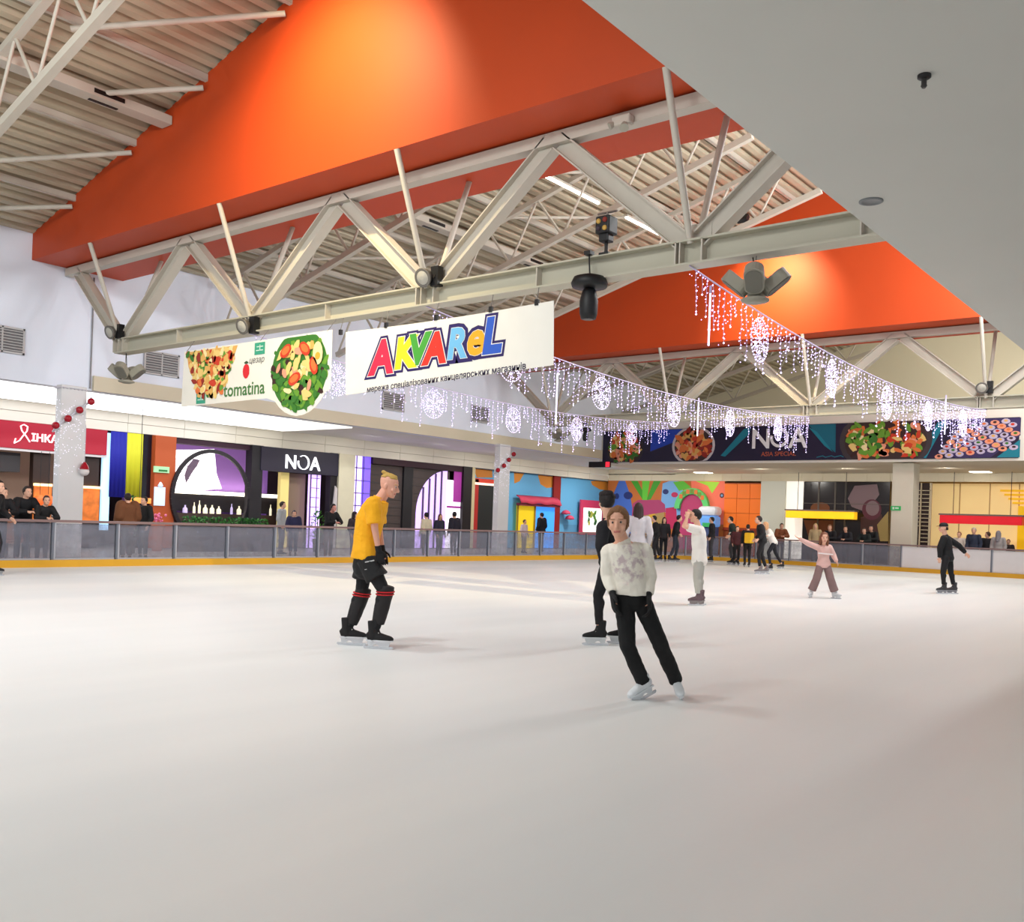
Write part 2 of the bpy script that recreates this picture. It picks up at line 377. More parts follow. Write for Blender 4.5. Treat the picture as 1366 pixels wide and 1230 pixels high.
            for k in range(14):
                a = k * 2.4; q.ell(hp(.06 * math.cos(a), -.02 + .07 * math.sin(a), .05 + .05 * ((k * 7) % 5) / 5), hr * .04 * hs, hf * .04 * hs, hu * .038 * hs, 8, 6)
        if q.v: child_mesh(fuse(q, .009 if vox > .008 else .006, 2), 'hair_lock', mh, root, base)
    else:
        mc = colr_m(hc); n = 24; mb = MB(); rings = []
        prof = [(.03, 1.1, 1.08), (.07, 1.08, 1.06), (.1, .9, .92), (.122, .55, .6), (.13, .1, .1)]
        for z, a, d_ in prof: rings.append(q.ering(hp(0, -.006, z), hr * .078 * a * hs, hf * .102 * d_ * hs, n))
        q.loft(rings); child_mesh(fuse(q, .007, 2), 'cap', mc, root, base)
        mb = MB(); pr = [hp(.07 * math.cos(math.radians(a)), .085 + .085 * math.sin(math.radians(a)), .038 - .012 * math.sin(math.radians(a))) for a in range(0, 181, 15)]; mb.prism(pr, hu * .008); mb.build('cap_brim', mc, root)
        mb = MB()
        for k in range(40):
            a = math.radians(200 + 140 * k / 39); mb.ball(hp(.07 * math.cos(a), -.01 + .092 * math.sin(a), .0 - .02 * (k % 3)), .018 * hs, 6, 5)
        mb.build('hair', mat('hair_nape', (52, 40, 34), .7), root)
    # upper garment
    tc_, sl, ease = top; q = P(); torso(q, ease * s, t0=hem - .12, t1=1.0, flare=.02)
    for e in 'LR':
        q.cone(J['neck'] - up * .055 * s, J['sh' + e], .05 * s, .055 * s + ease); q.cone(J['sh' + e], J['sh' + e].lerp(J['el' + e], .78 if sl == 'short' else 1), .058 * s + ease, .046 * s + ease, 14, True, sl != 'short')
        if sl == 'long': q.cone(J['el' + e], J['el' + e].lerp(J['wr' + e], .97), .045 * s + ease, .031 * s + ease * .7, 14, True, False)
    q.cone(J['neck'] - up * .05 * s, J['neck'] + (hp(0, -.02, -.06) - J['neck']) * .12, .075 * s, .066 * s, 16, True, False)
    nm = {'short': 't_shirt'}.get(sl, extras.get('top_name', 'sweater') if extras else 'sweater')
    tm = extras.get('top_mat') if extras and extras.get('top_mat') else colr_m(tc_, .8, .25)
    child_mesh(fuse(q, vox, 3, wrinkle * s, 11, NP), nm, tm, root, base)
    # lower garment
    bc, be = bottom[:2]; wide = bottom[2] if len(bottom) > 2 else 0.0; q = P(); torso(q, be * s * .8, t0=-.2, t1=.2)
    for e in 'LR':
        q.cone(J['hip' + e], J['kn' + e], .088 * s + be, .058 * s + be + wide * .6); end = J['kn' + e].lerp(J['an' + e], bottom[3] if len(bottom) > 3 else .82)
        q.cone(J['kn' + e], end, .056 * s + be + wide * .6, .043 * s + be + wide, 14, True, False)
        q.cone(J['kn' + e].lerp(J['an' + e], .2) - fh * .016 * s, J['kn' + e].lerp(J['an' + e], .45), .054 * s + be, .045 * s + be)
    child_mesh(fuse(q, vox, 3, wrinkle * s, 9, NP + 50), 'trousers', colr_m(bc, .8, .2), root, base)
    if gloves:
        for e in 'LR': child_mesh(fuse(J['_g' + e], vox * .8, 2), 'glove', colr_m(gloves), root, base)
    # feet
    for e in 'LR':
        kind, kc, hc2 = skate; td = V(toes[e] if toes else fh); u = V(toe_up[e]).normalized() if toe_up and e in toe_up else UP
        td = (td - u * td.dot(u)).normalized(); rr = td.cross(u)
        bme, bmb = boot(kind, kc, hc2, .009 if vox < .008 else .013)
        M = Matrix(((rr.x, td.x, u.x, 0), (rr.y, td.y, u.y, 0), (rr.z, td.z, u.z, 0), (0, 0, 0, 1))) @ Matrix.Scale(s, 4)
        b = bpy.data.objects.new('skate_boot' if kind != 'shoe' else 'shoe', bme); COL.objects.link(b); b.parent = root; b.matrix_local = Matrix.Translation(J['an' + e] - base) @ M
        if kind != 'shoe':
            key = ('blade', kc, hc2)
            if key not in BOOTS:
                me = bpy.data.meshes.new('skate_blade'); me.from_pydata(bmb.v, [], bmb.f); bm = bmesh.new(); bm.from_mesh(me); bmesh.ops.recalc_face_normals(bm, faces=bm.faces[:]); bm.to_mesh(me); bm.free()
                me.materials.append(mat('blade_steel', (206, 208, 214), .25, metal=.9)); me.materials.append(flat((210, 206, 200))); me.materials.append(flat(hc2)); me.polygons.foreach_set('material_index', bmb.m); BOOTS[key] = me
            k = bpy.data.objects.new('skate_blade', BOOTS[key]); COL.objects.link(k); k.parent = b
    return root, J, base, dict(fw=fw_, fh=fh, rs=rs, up=up, hp=hp, hip=hip)

SKH = .168
# ---- poses in the person's own frame (x to the right hand, y forward), turned by yaw
def pose(pos, yaw, s=1.0, kind='stand', skates=True, rail=1.04, seed=0):
    rg = random.Random(seed); a = SKH * s if skates else .085 * s
    B = dict(hipL=(-.09, 0, .92), hipR=(.09, 0, .92), shL=(-.185, 0, 1.42), shR=(.185, 0, 1.42), neck=(0, -.005, 1.49), head=(0, .03, 1.635), knL=(-.1, .03, .5), knR=(.1, .03, .5), anL=(-.1, -.0, 0), anR=(.1, .0, 0),
             elL=(-.25, -.02, 1.13), elR=(.25, -.02, 1.13), wrL=(-.24, .1, .9), wrR=(.24, .1, .9))
    if kind == 'rail': B.update(shL=(-.18, .12, 1.36), shR=(.18, .12, 1.36), neck=(0, .12, 1.43), head=(0, .2, 1.56), elL=(-.27, .26, 1.12), elR=(.27, .26, 1.12), wrL=(-.05, .4, 1.12), wrR=(.07, .42, 1.12))
    if kind == 'skate': B.update(knL=(-.11, .14, .5), knR=(.12, -.02, .48), anL=(-.12, .06, 0), anR=(.14, -.2, 0), shL=(-.18, .1, 1.38), shR=(.18, .06, 1.38), neck=(0, .09, 1.45), head=(0, .15, 1.59), elL=(-.32, .05, 1.14), elR=(.34, -.02, 1.14), wrL=(-.36, .22, .98), wrR=(.38, .12, .98))
    if kind == 'arms_out': B.update(elL=(-.42, .04, 1.3), elR=(.42, .04, 1.3), wrL=(-.66, .1, 1.24), wrR=(.66, .1, 1.24), anL=(-.18, .05, 0), anR=(.2, -.08, 0))
    if kind == 'push': B.update(hipL=(-.09, -.05, .88), hipR=(.09, -.05, .88), knL=(-.1, .16, .52), anL=(-.06, .05, 0), knR=(.24, -.18, .52), anR=(.42, -.5, .06), shL=(-.18, .18, 1.3), shR=(.18, .16, 1.3), neck=(0, .2, 1.37), head=(0, .28, 1.5), elL=(-.4, .2, 1.16), elR=(.42, .1, 1.18), wrL=(-.56, .34, 1.12), wrR=(.66, .16, 1.16))
    if kind == 'sit': B.update(hipL=(-.09, 0, .5), hipR=(.09, 0, .5), knL=(-.11, .42, .52), knR=(.11, .42, .52), anL=(-.11, .42, 0), anR=(.11, .42, 0), shL=(-.18, .08, .99), shR=(.18, .08, .99), neck=(0, .08, 1.06), head=(0, .13, 1.2), elL=(-.25, .18, .76), elR=(.25, .18, .76), wrL=(-.12, .42, .78), wrR=(.12, .42, .78))
    c, n = math.cos(yaw), math.sin(yaw); out = {}
    for k, (x, y, z) in B.items():
        zz = z * s + (a if not skates else a - .02) if z > 0 else a
        if k in ('anL', 'anR'): zz = a + z * s
        x, y = x * s, y * s; out[k] = V((pos[0] + x * c - y * n, pos[1] + x * n + y * c, zz))
    fwd = V((-n, c, 0)); return out, fwd
# ---- the skaters in front, joints read as points at their own distance
def mk(d, **pts):
    out = {}
    for k, v in pts.items(): out[k] = at_d(v[0], v[1], d - (v[2] if len(v) > 2 else 0))
    return out
BLK = (24, 24, 27)
# yellow T-shirt
d = 10.45; s = 1.06
g = on_z(490, 864.5)
J = mk(d, head=(518.5, 648), neck=(506, 664), shR=(497, 674, .2), shL=(504, 674, -.19), elR=(500, 706, .24), wrR=(505, 734, .2), elL=(506, 706, -.22), wrL=(510, 734, -.17), hipR=(488, 744, .09), hipL=(489, 744, -.1), knR=(513, 789, .12), knL=(482, 791, -.12), anR=(500, 841, .1), anL=(464.5, 838, -.12))
J['anR'].z = SKH * s; J['anL'].z = SKH * s
yl_top = mat('jersey_yellow', (250, 178, 20), .75, bump=.25, bscale=50)
pr = CR.copy()
r, JJ, bs, F = person(J, 'person in a yellow T-shirt and black hockey shorts skating, seen from the side', s=s, hf=CR * 1.0 - UP * .22 - CF * .12, hu=UP + CR * .2, vox=.0068, skin=(228, 170, 148), hair=('top', (196, 160, 84)), top=((250, 178, 20), 'short', .036), bottom=(BLK, .006, 0, .9), skate=('hockey', (26, 24, 26), (222, 222, 226)), toes=dict(R=CR - CF * .12, L=CR - CF * .05), gloves=BLK, extras=dict(top_mat=yl_top), bend=.05, hem=-.02, wrinkle=.006)
q = P()
for e in 'LR':
    q.cone(JJ['hip' + e] + UP * .0, JJ['hip' + e].lerp(JJ['kn' + e], .6), .112, .128, 16, False, False)
q.cone(JJ['hipL'].lerp(JJ['hipR'], .5) + UP * .06, JJ['hipL'].lerp(JJ['hipR'], .5) - UP * .1, .13, .15, 16, False, True)
child_mesh(fuse(q, .009, 3, .006, 9, 3), 'hockey_shorts', colr_m((22, 22, 24), .7, .2), r, bs)
for e in 'LR':
    k, a = JJ['kn' + e], JJ['an' + e]; dn = (a - k).normalized(); fr = (CR - dn * CR.dot(dn)).normalized(); sd = dn.cross(fr)
    q = P(); q.loft([q.ering(k + dn * t + fr * .012, sd * w, fr * (w + .012), 16) for t, w in ((-.07, .07), (-.02, .078), (.06, .075), (.18, .072), (.3, .062), (.36, .056))])
    child_mesh(fuse(q, .009, 2, .003, 14, 5), 'shin_guard', colr_m((30, 26, 28), .6), r, bs)
    mb = MB()
    for t, w in ((.0, .088), (.028, .087)):
        c_ = k + dn * t + fr * .01; ring = [c_ + sd * w * math.cos(x) + fr * (w + .006) * math.sin(x) - dn * .02 * math.sin(x) for x in [2 * math.pi * i / 24 for i in range(25)]]
        mb.path(ring, .008, 5)
    o = mb.build('knee_strap', colr_m((206, 32, 40), .6), r); o['label'] = 'red strap'
# white stripes printed on the near leg of the shorts
mb = MB(); a0 = JJ['hipR'].lerp(JJ['knR'], .12)
for i, dz in enumerate((.02, .1)):
    q0 = a0 + CR * -.005 - CF * .131 - UP * (dz - .03); mb.bar(q0 - CR * .01 - UP * .01 + CF * .01, q0 + CR * .085 + UP * .012 + CF * .035, .012, .012 if i % 2 == 0 else .006)
o = mb.build('shorts_print', flat((206, 206, 206)), r); o['label'] = 'white print'
# girl in the cream sweater
d = 7.95; s = .93
J = mk(d, head=(824.5, 697, .08), neck=(831, 721, .03), shR=(813, 737, .0), shL=(859, 736, .0), elR=(811, 768, -.03), wrR=(817, 791, .07), elL=(866, 768, -.04), wrL=(865, 793, .07), hdR=(819, 816, .13), hdL=(867, 818, .13), hipR=(833, 800, .0), hipL=(856, 801, .0), knR=(837, 862, .08), knL=(879, 855, .05), anR=(857, 911.5, .0), anL=(901, 906, -.12))
J['anR'].z = SKH * s
cream = bpy.data.materials.new('sweater_cream'); cream.use_nodes = True
nt = cream.node_tree; b = nt.nodes['Principled BSDF']; b.inputs['Roughness'].default_value = .9; b.inputs['Specular IOR Level'].default_value = .2
tc = nt.nodes.new('ShaderNodeTexCoord'); n1 = nt.nodes.new('ShaderNodeTexNoise'); n1.inputs['Scale'].default_value = 16; n1.inputs['Detail'].default_value = 3
rp_ = nt.nodes.new('ShaderNodeValToRGB'); rp_.color_ramp.elements[0].position = .47; rp_.color_ramp.elements[1].position = .6
rp_.color_ramp.elements[0].color = (*lin((243, 237, 224)), 1); rp_.color_ramp.elements[1].color = (*lin((204, 186, 188)), 1)
# printed flower patch: only within a ball around the chest
gp = nt.nodes.new('ShaderNodeVectorMath'); gp.operation = 'DISTANCE'; chest = J['neck'].lerp((J['hipL'] + J['hipR']) / 2, .36) - CF * .12 + CR * .02
base_g = (J['anL'] + J['anR']) / 2; base_g.z = 0
gp.inputs[1].default_value = chest - base_g
mr = nt.nodes.new('ShaderNodeMapRange'); mr.inputs['From Min'].default_value = .13; mr.inputs['From Max'].default_value = .21; mr.inputs['To Min'].default_value = 1; mr.inputs['To Max'].default_value = 0
mx = nt.nodes.new('ShaderNodeMix'); mx.data_type = 'RGBA'; mx.inputs[6].default_value = (*lin((243, 237, 224)), 1)
nt.links.new(tc.outputs['Object'], n1.inputs['Vector']); nt.links.new(n1.outputs['Fac'], rp_.inputs['Fac']); nt.links.new(tc.outputs['Object'], gp.inputs[0]); nt.links.new(gp.outputs['Value'], mr.inputs['Value'])
nt.links.new(mr.outputs['Result'], mx.inputs[0]); nt.links.new(rp_.outputs['Color'], mx.inputs[7]); nt.links.new(mx.outputs[2], b.inputs['Base Color'])
nb = nt.nodes.new('ShaderNodeTexNoise'); nb.inputs['Scale'].default_value = 70; bp = nt.nodes.new('ShaderNodeBump'); bp.inputs['Strength'].default_value = .3; bp.inputs['Distance'].default_value = .01
nt.links.new(tc.outputs['Object'], nb.inputs['Vector']); nt.links.new(nb.outputs['Fac'], bp.inputs['Height']); nt.links.new(bp.outputs['Normal'], b.inputs['Normal'])
shank = (J['knL'] - J['anL']).normalized()
r, JJ, bs, F = person(J, 'nearest person, in a printed cream sweater and black trousers, leaning on one skate', s=s, hs=1.06, hf=-CF - CR * .22 - UP * .24, hu=UP - CR * .07, vox=.0062, skin=(226, 172, 146), hair=('tied', (126, 88, 56)), top=((228, 221, 206), 'long', .022), bottom=((18, 18, 20), .004, .016, 1.05), skate=('figure', (226, 230, 234), (226, 230, 234)), toes=dict(R=-CF * .5 - CR * .8, L=-CF * .75 + CR * .2 - UP * .75), toe_up=dict(L=shank + V((0, 0, .25)), R=UP + (J['knR'] - J['anR']).normalized() * 2.5), gloves=(20, 20, 22), extras=dict(top_mat=cream, glove=1.4), female=True, hem=.2, wrinkle=.007)
# man in black behind her
d = 11.45; s = 1.05
J = mk(d, head=(809, 669), neck=(812, 692), shL=(805, 703, .2), shR=(822, 703, -.2), elL=(802, 728, .26), wrL=(806, 752, .22), elR=(828, 728, -.24), wrR=(826, 752, -.2), hipL=(813, 748, .1), hipR=(817, 748, -.1), knL=(798, 794, .12), knR=(822, 795, -.1), anL=(800, 839, .1), anR=(833, 839, -.12))
J['anL'].z = J['anR'].z = SKH * s
person(J, 'dark-haired person all in black skating close behind the cream sweater', s=s, hf=-CR * .3 + CF * .95, vox=.009, hair=('bushy', (30, 22, 22)), top=((26, 25, 30), 'long', .024), bottom=((20, 19, 23), .004), skate=('hockey', (22, 21, 22), (214, 216, 218)), toes=dict(L=-CR - CF * .1, R=-CR + CF * .1), hem=-.1)
# white T-shirt, hands raised
d = 17.75; s = 1.0
J = mk(d, head=(927.5, 688.5), neck=(932, 703), shL=(930, 707, .17), shR=(934, 707, -.17), elL=(914, 703, .2), wrL=(916.5, 691, .12), elR=(912, 702, -.12), wrR=(917, 689, -.05), hipL=(932.5, 747, .09), hipR=(933.5, 747, -.09), knL=(929.5, 771, .1), knR=(933, 771, -.1), anL=(932, 794, .09), anR=(934.5, 794, -.09))
J['anL'].z = J['anR'].z = SKH * s
person(J, 'person in a white T-shirt and pale grey trousers, hands raised to the face', s=s, hf=-CR - UP * .1, vox=.0105, hair=('short', (30, 24, 24)), top=((236, 231, 224), 'short', .03), bottom=((178, 176, 168), .014), skate=('skate', (108, 86, 92), (150, 140, 140)), toes=dict(L=-CR, R=-CR + CF * .1), hem=-.14)
# girl in pink, arms spread
d = 20.9; s = .84
J = mk(d, head=(1099.5, 717.5, .05), neck=(1099, 727), shR=(1091.5, 730.5), shL=(1106.5, 730.5), elR=(1078, 725), wrR=(1066, 718.5), elL=(1112, 741), wrL=(1116, 749, .1), hipR=(1094.5, 753), hipL=(1102.5, 753), knR=(1089, 773, .04), knL=(1108, 773, .04), anR=(1082, 792), anL=(1113.5, 792))
J['anL'].z = J['anR'].z = SKH * s
r, JJ, bs, F = person(J, 'person in a pink top and wide brown trousers with arms spread', s=s, hs=1.0, hf=-CF - CR * .1, vox=.0105, hair=('long', (122, 76, 54)), top=((218, 178, 170), 'long', .022), bottom=((134, 108, 106), .012, .045, .9), skate=('figure', (214, 214, 216), (214, 214, 216)), toes=dict(R=-CF * .7 - CR * .5, L=-CF * .7 + CR * .6), female=True)
mb = MB(); cst = JJ['neck'].lerp(F['hip'], .42) - CF * .125; mb.bar(cst - CR * .16, cst + CR * .16 - UP * .02, .02, .03); o = mb.build('chest_stripe', flat((240, 226, 224)), r); o['label'] = 'white stripe'
# man in black with cap
d = 24.2; s = 1.03
J = mk(d, head=(1258.5, 704), neck=(1261, 714), shL=(1259, 718.5, .17), shR=(1264, 718.5, -.15), elR=(1279, 728, -.1), wrR=(1288, 737.5, -.08), elL=(1254, 731, .2), wrL=(1253.5, 744, .14), hipL=(1262, 744, .09), hipR=(1266, 744, -.09), knL=(1258, 764, .1), knR=(1268.5, 764, -.1), anL=(1259, 784, .08), anR=(1272.5, 784, -.08))
J['anL'].z = J['anR'].z = SKH * s
person(J, 'person in black with a black cap skating before the white boards', s=s, hf=-CR - UP * .05, vox=.0105, hair=('cap', (24, 24, 26)), top=((20, 20, 23), 'long', .028), bottom=((24, 23, 26), .008), skate=('skate', (60, 58, 60), (150, 150, 156)), toes=dict(L=-CR - CF * .1, R=-CR + CF * .1), hem=-.14, extras=dict(top_name='hooded_jacket'))
# ---- generic figures
def yaw_of(v): return math.atan2(-v.x, v.y)
SCREEN_R, AWAY, TOWARD, SCREEN_L = yaw_of(CR), yaw_of(CF), yaw_of(-CF), yaw_of(-CR)
SKB = ('skate', (34, 32, 34), (160, 160, 164)); SHOE = ('shoe', (40, 36, 36), (40, 36, 36))
def fig(px, py, d, yaw, kind, label, s=1.0, skates=True, hf=None, **kw):
    """px, py: the head in the photo fixes the bearing; d the distance"""
    q = at_d(px, 700, d); q.z = 0; J, fwd = pose(q, yaw, s, kind, skates, seed=int(px))
    h = J['head']; J2, _ = pose(q + (q - V((h.x, h.y, 0))) * V((1, 1, 0)) if False else V((2 * q.x - h.x, 2 * q.y - h.y, 0)), yaw, s, kind, skates, seed=int(px))
    return person(J2, label, s=s, hf=fwd if hf is None else hf, vox=kw.pop('vox', .0135), skate=SKB if skates and 'skate' not in kw else kw.pop('skate', SHOE), toes=dict(L=fwd, R=fwd), **kw)
fig(851, 685, 19.6, AWAY, 'stand', 'long dark-haired person in a white shirt, back turned, behind the cream sweater', s=1.0, hair=('long', (56, 38, 34)), top=((200, 195, 200), 'long', .025), bottom=((40, 36, 40), .01), female=True)
fig(872, 692, 38.6, SCREEN_L, 'skate', 'person all in black by the far boards, just right of the long-haired one', s=1.0, hair=('short', (26, 22, 24)), top=((22, 21, 24), 'long', .03), bottom=((26, 24, 28), .015))
fig(886, 696, 39.3, TOWARD, 'stand', 'dark-clothed person by the far boards in front of the olive mural door', s=.95, hair=('long', (34, 26, 26)), top=((48, 44, 48), 'long', .02), bottom=((26, 25, 30), .01))
fig(906, 692, 38.8, SCREEN_R, 'skate', 'person in black top and dark jeans by the far boards', s=1.03, hair=('short', (30, 24, 24)), top=((26, 26, 30), 'long', .025), bottom=((44, 50, 62), .014))
fig(949, 697, 40.0, SCREEN_L, 'stand', 'dark-clothed person leaning by the far boards before the game machine', s=1.0, hair=('short', (40, 30, 28)), top=((38, 36, 40), 'long', .025), bottom=((60, 60, 66), .01))
r, JJ, bs, F = fig(974, 692, 38.5, SCREEN_L, 'skate', 'person in a dark green jacket over a white shirt by the orange panelled wall', s=1.04, hair=('short', (34, 28, 28)), top=((34, 48, 46), 'long', .03), bottom=((60, 62, 66), .016))
q = P(); hp_ = F['hip']; q.cone(hp_ + UP * .2, hp_ - UP * .12, .19, .21, 16, False, False); child_mesh(fuse(q, .014, 2, .006, 9, 2), 'shirt_tail', colr_m((212, 208, 208)), r, bs)
r, JJ, bs, F = fig(998, 703, 36.6, AWAY, 'stand', 'small person in black with a yellow backpack near the far boards', s=.86, hair=('short', (30, 26, 26)), top=((24, 22, 24), 'long', .025), bottom=((20, 19, 22), .012))
c = F['hip'].lerp(JJ['neck'], .42) - F['fw'] * .22; mb = MB(); mb.bbox(tuple(c - V((.15, .15, .2))), tuple(c + V((.15, .15, .2))), .05); mb.build('backpack', colr_m((240, 186, 36)), r)
fig(984, 703, 37.9, TOWARD, 'stand', 'small person in black and dark red beside the yellow backpack', s=.82, hair=('short', (44, 32, 28)), top=((64, 22, 28), 'long', .025), bottom=((22, 20, 22), .012))
r, JJ, bs, F = fig(1011.5, 699, 31.2, SCREEN_L, 'skate', 'person in a long dark coat lunging on skates, front of the far group', s=1.02, hair=('short', (44, 34, 32)), top=((26, 25, 28), 'long', .03), bottom=((24, 23, 26), .01), skate=('skate', (120, 112, 112), (190, 190, 194)))
fig(1021, 699, 34.0, SCREEN_L, 'push', 'fair-haired person in a white sweater pushing one leg back, far group', s=.98, hair=('long', (196, 150, 110)), top=((226, 220, 214), 'long', .022), bottom=((26, 26, 34), .006), female=True)
fig(1043, 700, 42.2, TOWARD, 'rail', 'person in a brown jacket leaning on the far rail left of the pink top', s=1.0, skates=False, hair=('short', (54, 38, 34)), top=((132, 76, 44), 'long', .035), bottom=((70, 72, 74), .01))
# spectators at the far rail
for px, py, dd, lb, hr_, tc1, sc_, kd in ((1088, 704, 39.4, 'fair long-haired person in beige at the far rail', ('long', (206, 176, 120)), (196, 172, 130), .98, 'stand'), (1107, 702, 39.5, 'brown-haired person in black at the far rail, left of the dark blue jacket', ('short', (150, 110, 80)), (28, 28, 32), 1.0, 'rail'),
        (1128, 704, 39.2, 'person in a dark blue jacket at the far rail, below the yellow canopy end', ('short', (60, 42, 34)), (30, 30, 38), .98, 'rail'), (1153, 706, 38.6, 'left of the two people in dark green at the far rail', ('short', (52, 38, 34)), (26, 34, 34), .95, 'rail'), (1162, 701, 38.7, 'right and taller of the two people in dark green at the far rail', ('short', (44, 34, 32)), (28, 32, 34), 1.02, 'rail')):
    fig(px, py, on_x(px, 690, 40.5 if px == 1162 else 40.1).dot(CF), yaw_of(V((-1, 0, 0))), kd, lb, s=sc_, skates=False, hf=V((-1, -.3, -.1)), hair=hr_, top=(tc1, 'long', .028), bottom=((40, 40, 46), .01), group='spectators at the far rail')
for px, py, dd, lb, hr_, tc1, sc_, hfv in ((1280, 716, 37.2, 'small pale-topped person just right of the black-capped skater', ('short', (150, 104, 76)), (206, 196, 186), .9, (-1, .2, 0)), (1299.5, 712, 36.8, 'grey-haired person in a dark blue jacket under the red canopy', ('short', (196, 190, 184)), (46, 54, 74), 1.0, (-1, 0, -.1)),
        (1318, 716, 36.6, 'dark-clothed person turned left under the red canopy', ('short', (84, 60, 50)), (34, 34, 42), .92, (-.3, .9, 0)), (1332.5, 715, 36.5, 'person in a grey hood seen from behind under the red canopy', ('long', (140, 136, 142)), (170, 166, 166), .95, (1, -.2, 0)), (1346, 727, 36.3, 'child with brown hair low at the rail by the yellow wall', ('short', (96, 62, 44)), (44, 36, 36), .78, (-1, 0, 0))):
    fig(px, py, on_x(px, 690, 40.9 if px in (1318, 1346) else 40.3).dot(CF), yaw_of(V((-1, 0, 0))), 'stand', lb, s=sc_, skates=False, hf=hfv, hair=hr_, top=(tc1, 'long', .028), bottom=((50, 46, 46), .01), group='people at the food counter')
# spectators along the left rail
RL = yaw_of(V((0, -1, 0)))
def left(px, Y, label, kind='stand', s=1.0, yaw=RL, hf=(0, -1, 0), **kw):
    q = on_y(px, 690, Y); d = q.dot(CF); return fig(px, 680, d, yaw, kind, label, s=s, skates=False, hf=hf, group='people behind the left rail', **kw)
left(3, 22.45, 'leftmost person in black leaning on the left rail', 'rail', 1.0, hf=(.4, -1, -.3), hair=('short', (44, 32, 30)), top=((24, 24, 28), 'long', .028), bottom=((50, 56, 70), .01))
left(35, 22.5, 'short-haired person in a black jacket with forearms on the left rail', 'rail', 1.03, hf=(.2, -1, 0), hair=('short', (50, 38, 34)), top=((20, 20, 24), 'long', .03), bottom=((40, 44, 54), .01))
left(61, 22.3, 'child in black beside the left column with arms on the rail', 'rail', .92, hf=(-.2, -1, -.1), hair=('short', (66, 50, 42)), top=((24, 24, 26), 'long', .02), bottom=((44, 44, 50), .01))
left(169, 23.4, 'person in a bulky brown coat below the blue and yellow cloths', 'stand', .97, yaw=RL + math.pi, hf=(.2, 1, 0), hair=('short', (44, 32, 30)), top=((112, 68, 40), 'long', .09), bottom=((50, 40, 36), .02))
left(191, 24.0, 'dark-haired person in black beside the brown coat, facing left', 'stand', .94, yaw=yaw_of(V((-1, -.3, 0))), hf=(-1, -.3, 0), hair=('short', (30, 24, 24)), top=((26, 26, 28), 'long', .03), bottom=((40, 40, 44), .01))
left(376.5, 26.6, 'person in a pale grey shirt under the NOA shop sign, turned right', 'stand', .98, yaw=yaw_of(V((.6, -1, 0))), hf=(.7, -1, -.1), hair=('short', (44, 34, 30)), top=((170, 174, 176), 'long', .035), bottom=((60, 60, 66), .01))
left(392, 25.6, 'person in navy bending low, right of the pale grey shirt', 'stand', .82, yaw=yaw_of(V((-.6, -1, 0))), hf=(-.5, -1, -.8), hair=('short', (40, 36, 60)), top=((44, 44, 78), 'long', .05), bottom=((40, 40, 60), .02))
left(444, 22.7, 'person in black at the rail before the black frame post', 'rail', .99, hair=('short', (40, 30, 28)), skin=(214, 150, 136), top=((22, 22, 26), 'long', .03), bottom=((90, 84, 86), .01))
left(473, 23.2, 'small person behind the rail, close to the yellow T-shirt', 'stand', .84, hf=(.8, -1, 0), hair=('long', (46, 34, 34)), top=((60, 50, 56), 'long', .02), bottom=((50, 44, 50), .01))
left(568, 23.6, 'person in cream, leftmost of three before the violet half round', 'stand', .88, yaw=RL + math.pi, hf=(0, 1, 0), hair=('short', (26, 22, 26)), top=((214, 204, 176), 'long', .03), bottom=((60, 60, 60), .01))
left(587, 23.4, 'brown-haired person, middle of three before the violet half round', 'stand', .86, hf=(-.3, -1, -.1), hair=('long', (110, 76, 60)), skin=(220, 168, 140), top=((40, 40, 60), 'long', .03), bottom=((50, 50, 60), .01))
left(605.5, 23.8, 'person in a black coat, rightmost of three before the violet half round', 'stand', .92, yaw=RL + math.pi, hf=(.3, 1, 0), hair=('short', (28, 22, 30)), top=((34, 30, 44), 'long', .05), bottom=((40, 40, 48), .01))
left(700, 26.5, 'small person in pale pink before the yellow play shop panel', 'stand', .82, hair=('short', (70, 46, 40)), top=((226, 206, 210), 'long', .02), bottom=((150, 140, 100), .015))
left(722, 27.5, 'broad dark-clothed person before the blue play shop screen', 'stand', 1.02, yaw=RL + math.pi, hf=(0, 1, 0), hair=('short', (24, 24, 28)), top=((26, 28, 34), 'long', .06), bottom=((40, 40, 44), .015))
# cut skater at the left edge
q = at_d(-14, 700, 18.5); J, fw2 = pose((q.x, q.y), SCREEN_R, 1.0, 'skate', True)
person(J, 'dark-sleeved skater cut off by the left edge of the photo', s=1.0, hf=fw2, vox=.013, hair=('short', (40, 30, 28)), top=((24, 24, 28), 'long', .02), bottom=((30, 30, 36), .01), skate=SKB, toes=dict(L=fw2, R=fw2))
# ================================================================== SETTING
WY, XE = 26.4, 39.9            # left upper wall, far upper wall
SY, SX = 31.2, 48.0            # shop fronts left and far
RIDGE = 9.0
def roof_z(Y): return 8.7 + .277 * (WY - max(Y, RIDGE)) - (.277 * (RIDGE - Y) if Y < RIDGE else 0)
m_wall = mat('wall_plaster', (233, 239, 252), .8, var=.02, vscale=.6)
m_beige = mat('beige_cladding', (214, 204, 180), .6, var=.02, vscale=.8)
m_orange = mat('orange_paint', (190, 66, 18), .55, var=.03, vscale=.7)
m_steel = mat('painted_steel', (194, 187, 174), .5, var=.02, vscale=2)
m_steel_web = mat('painted_steel_web', (184, 180, 162), .55)
m_roof = mat('roof_sheet', (182, 171, 148), .5, var=.04, vscale=1.2, metal=.0)
m_ceil = mat('ceiling_board', (212, 211, 205), .9, var=.015, vscale=.9)
m_dark = mat('dark_void', (22, 20, 22), .7)

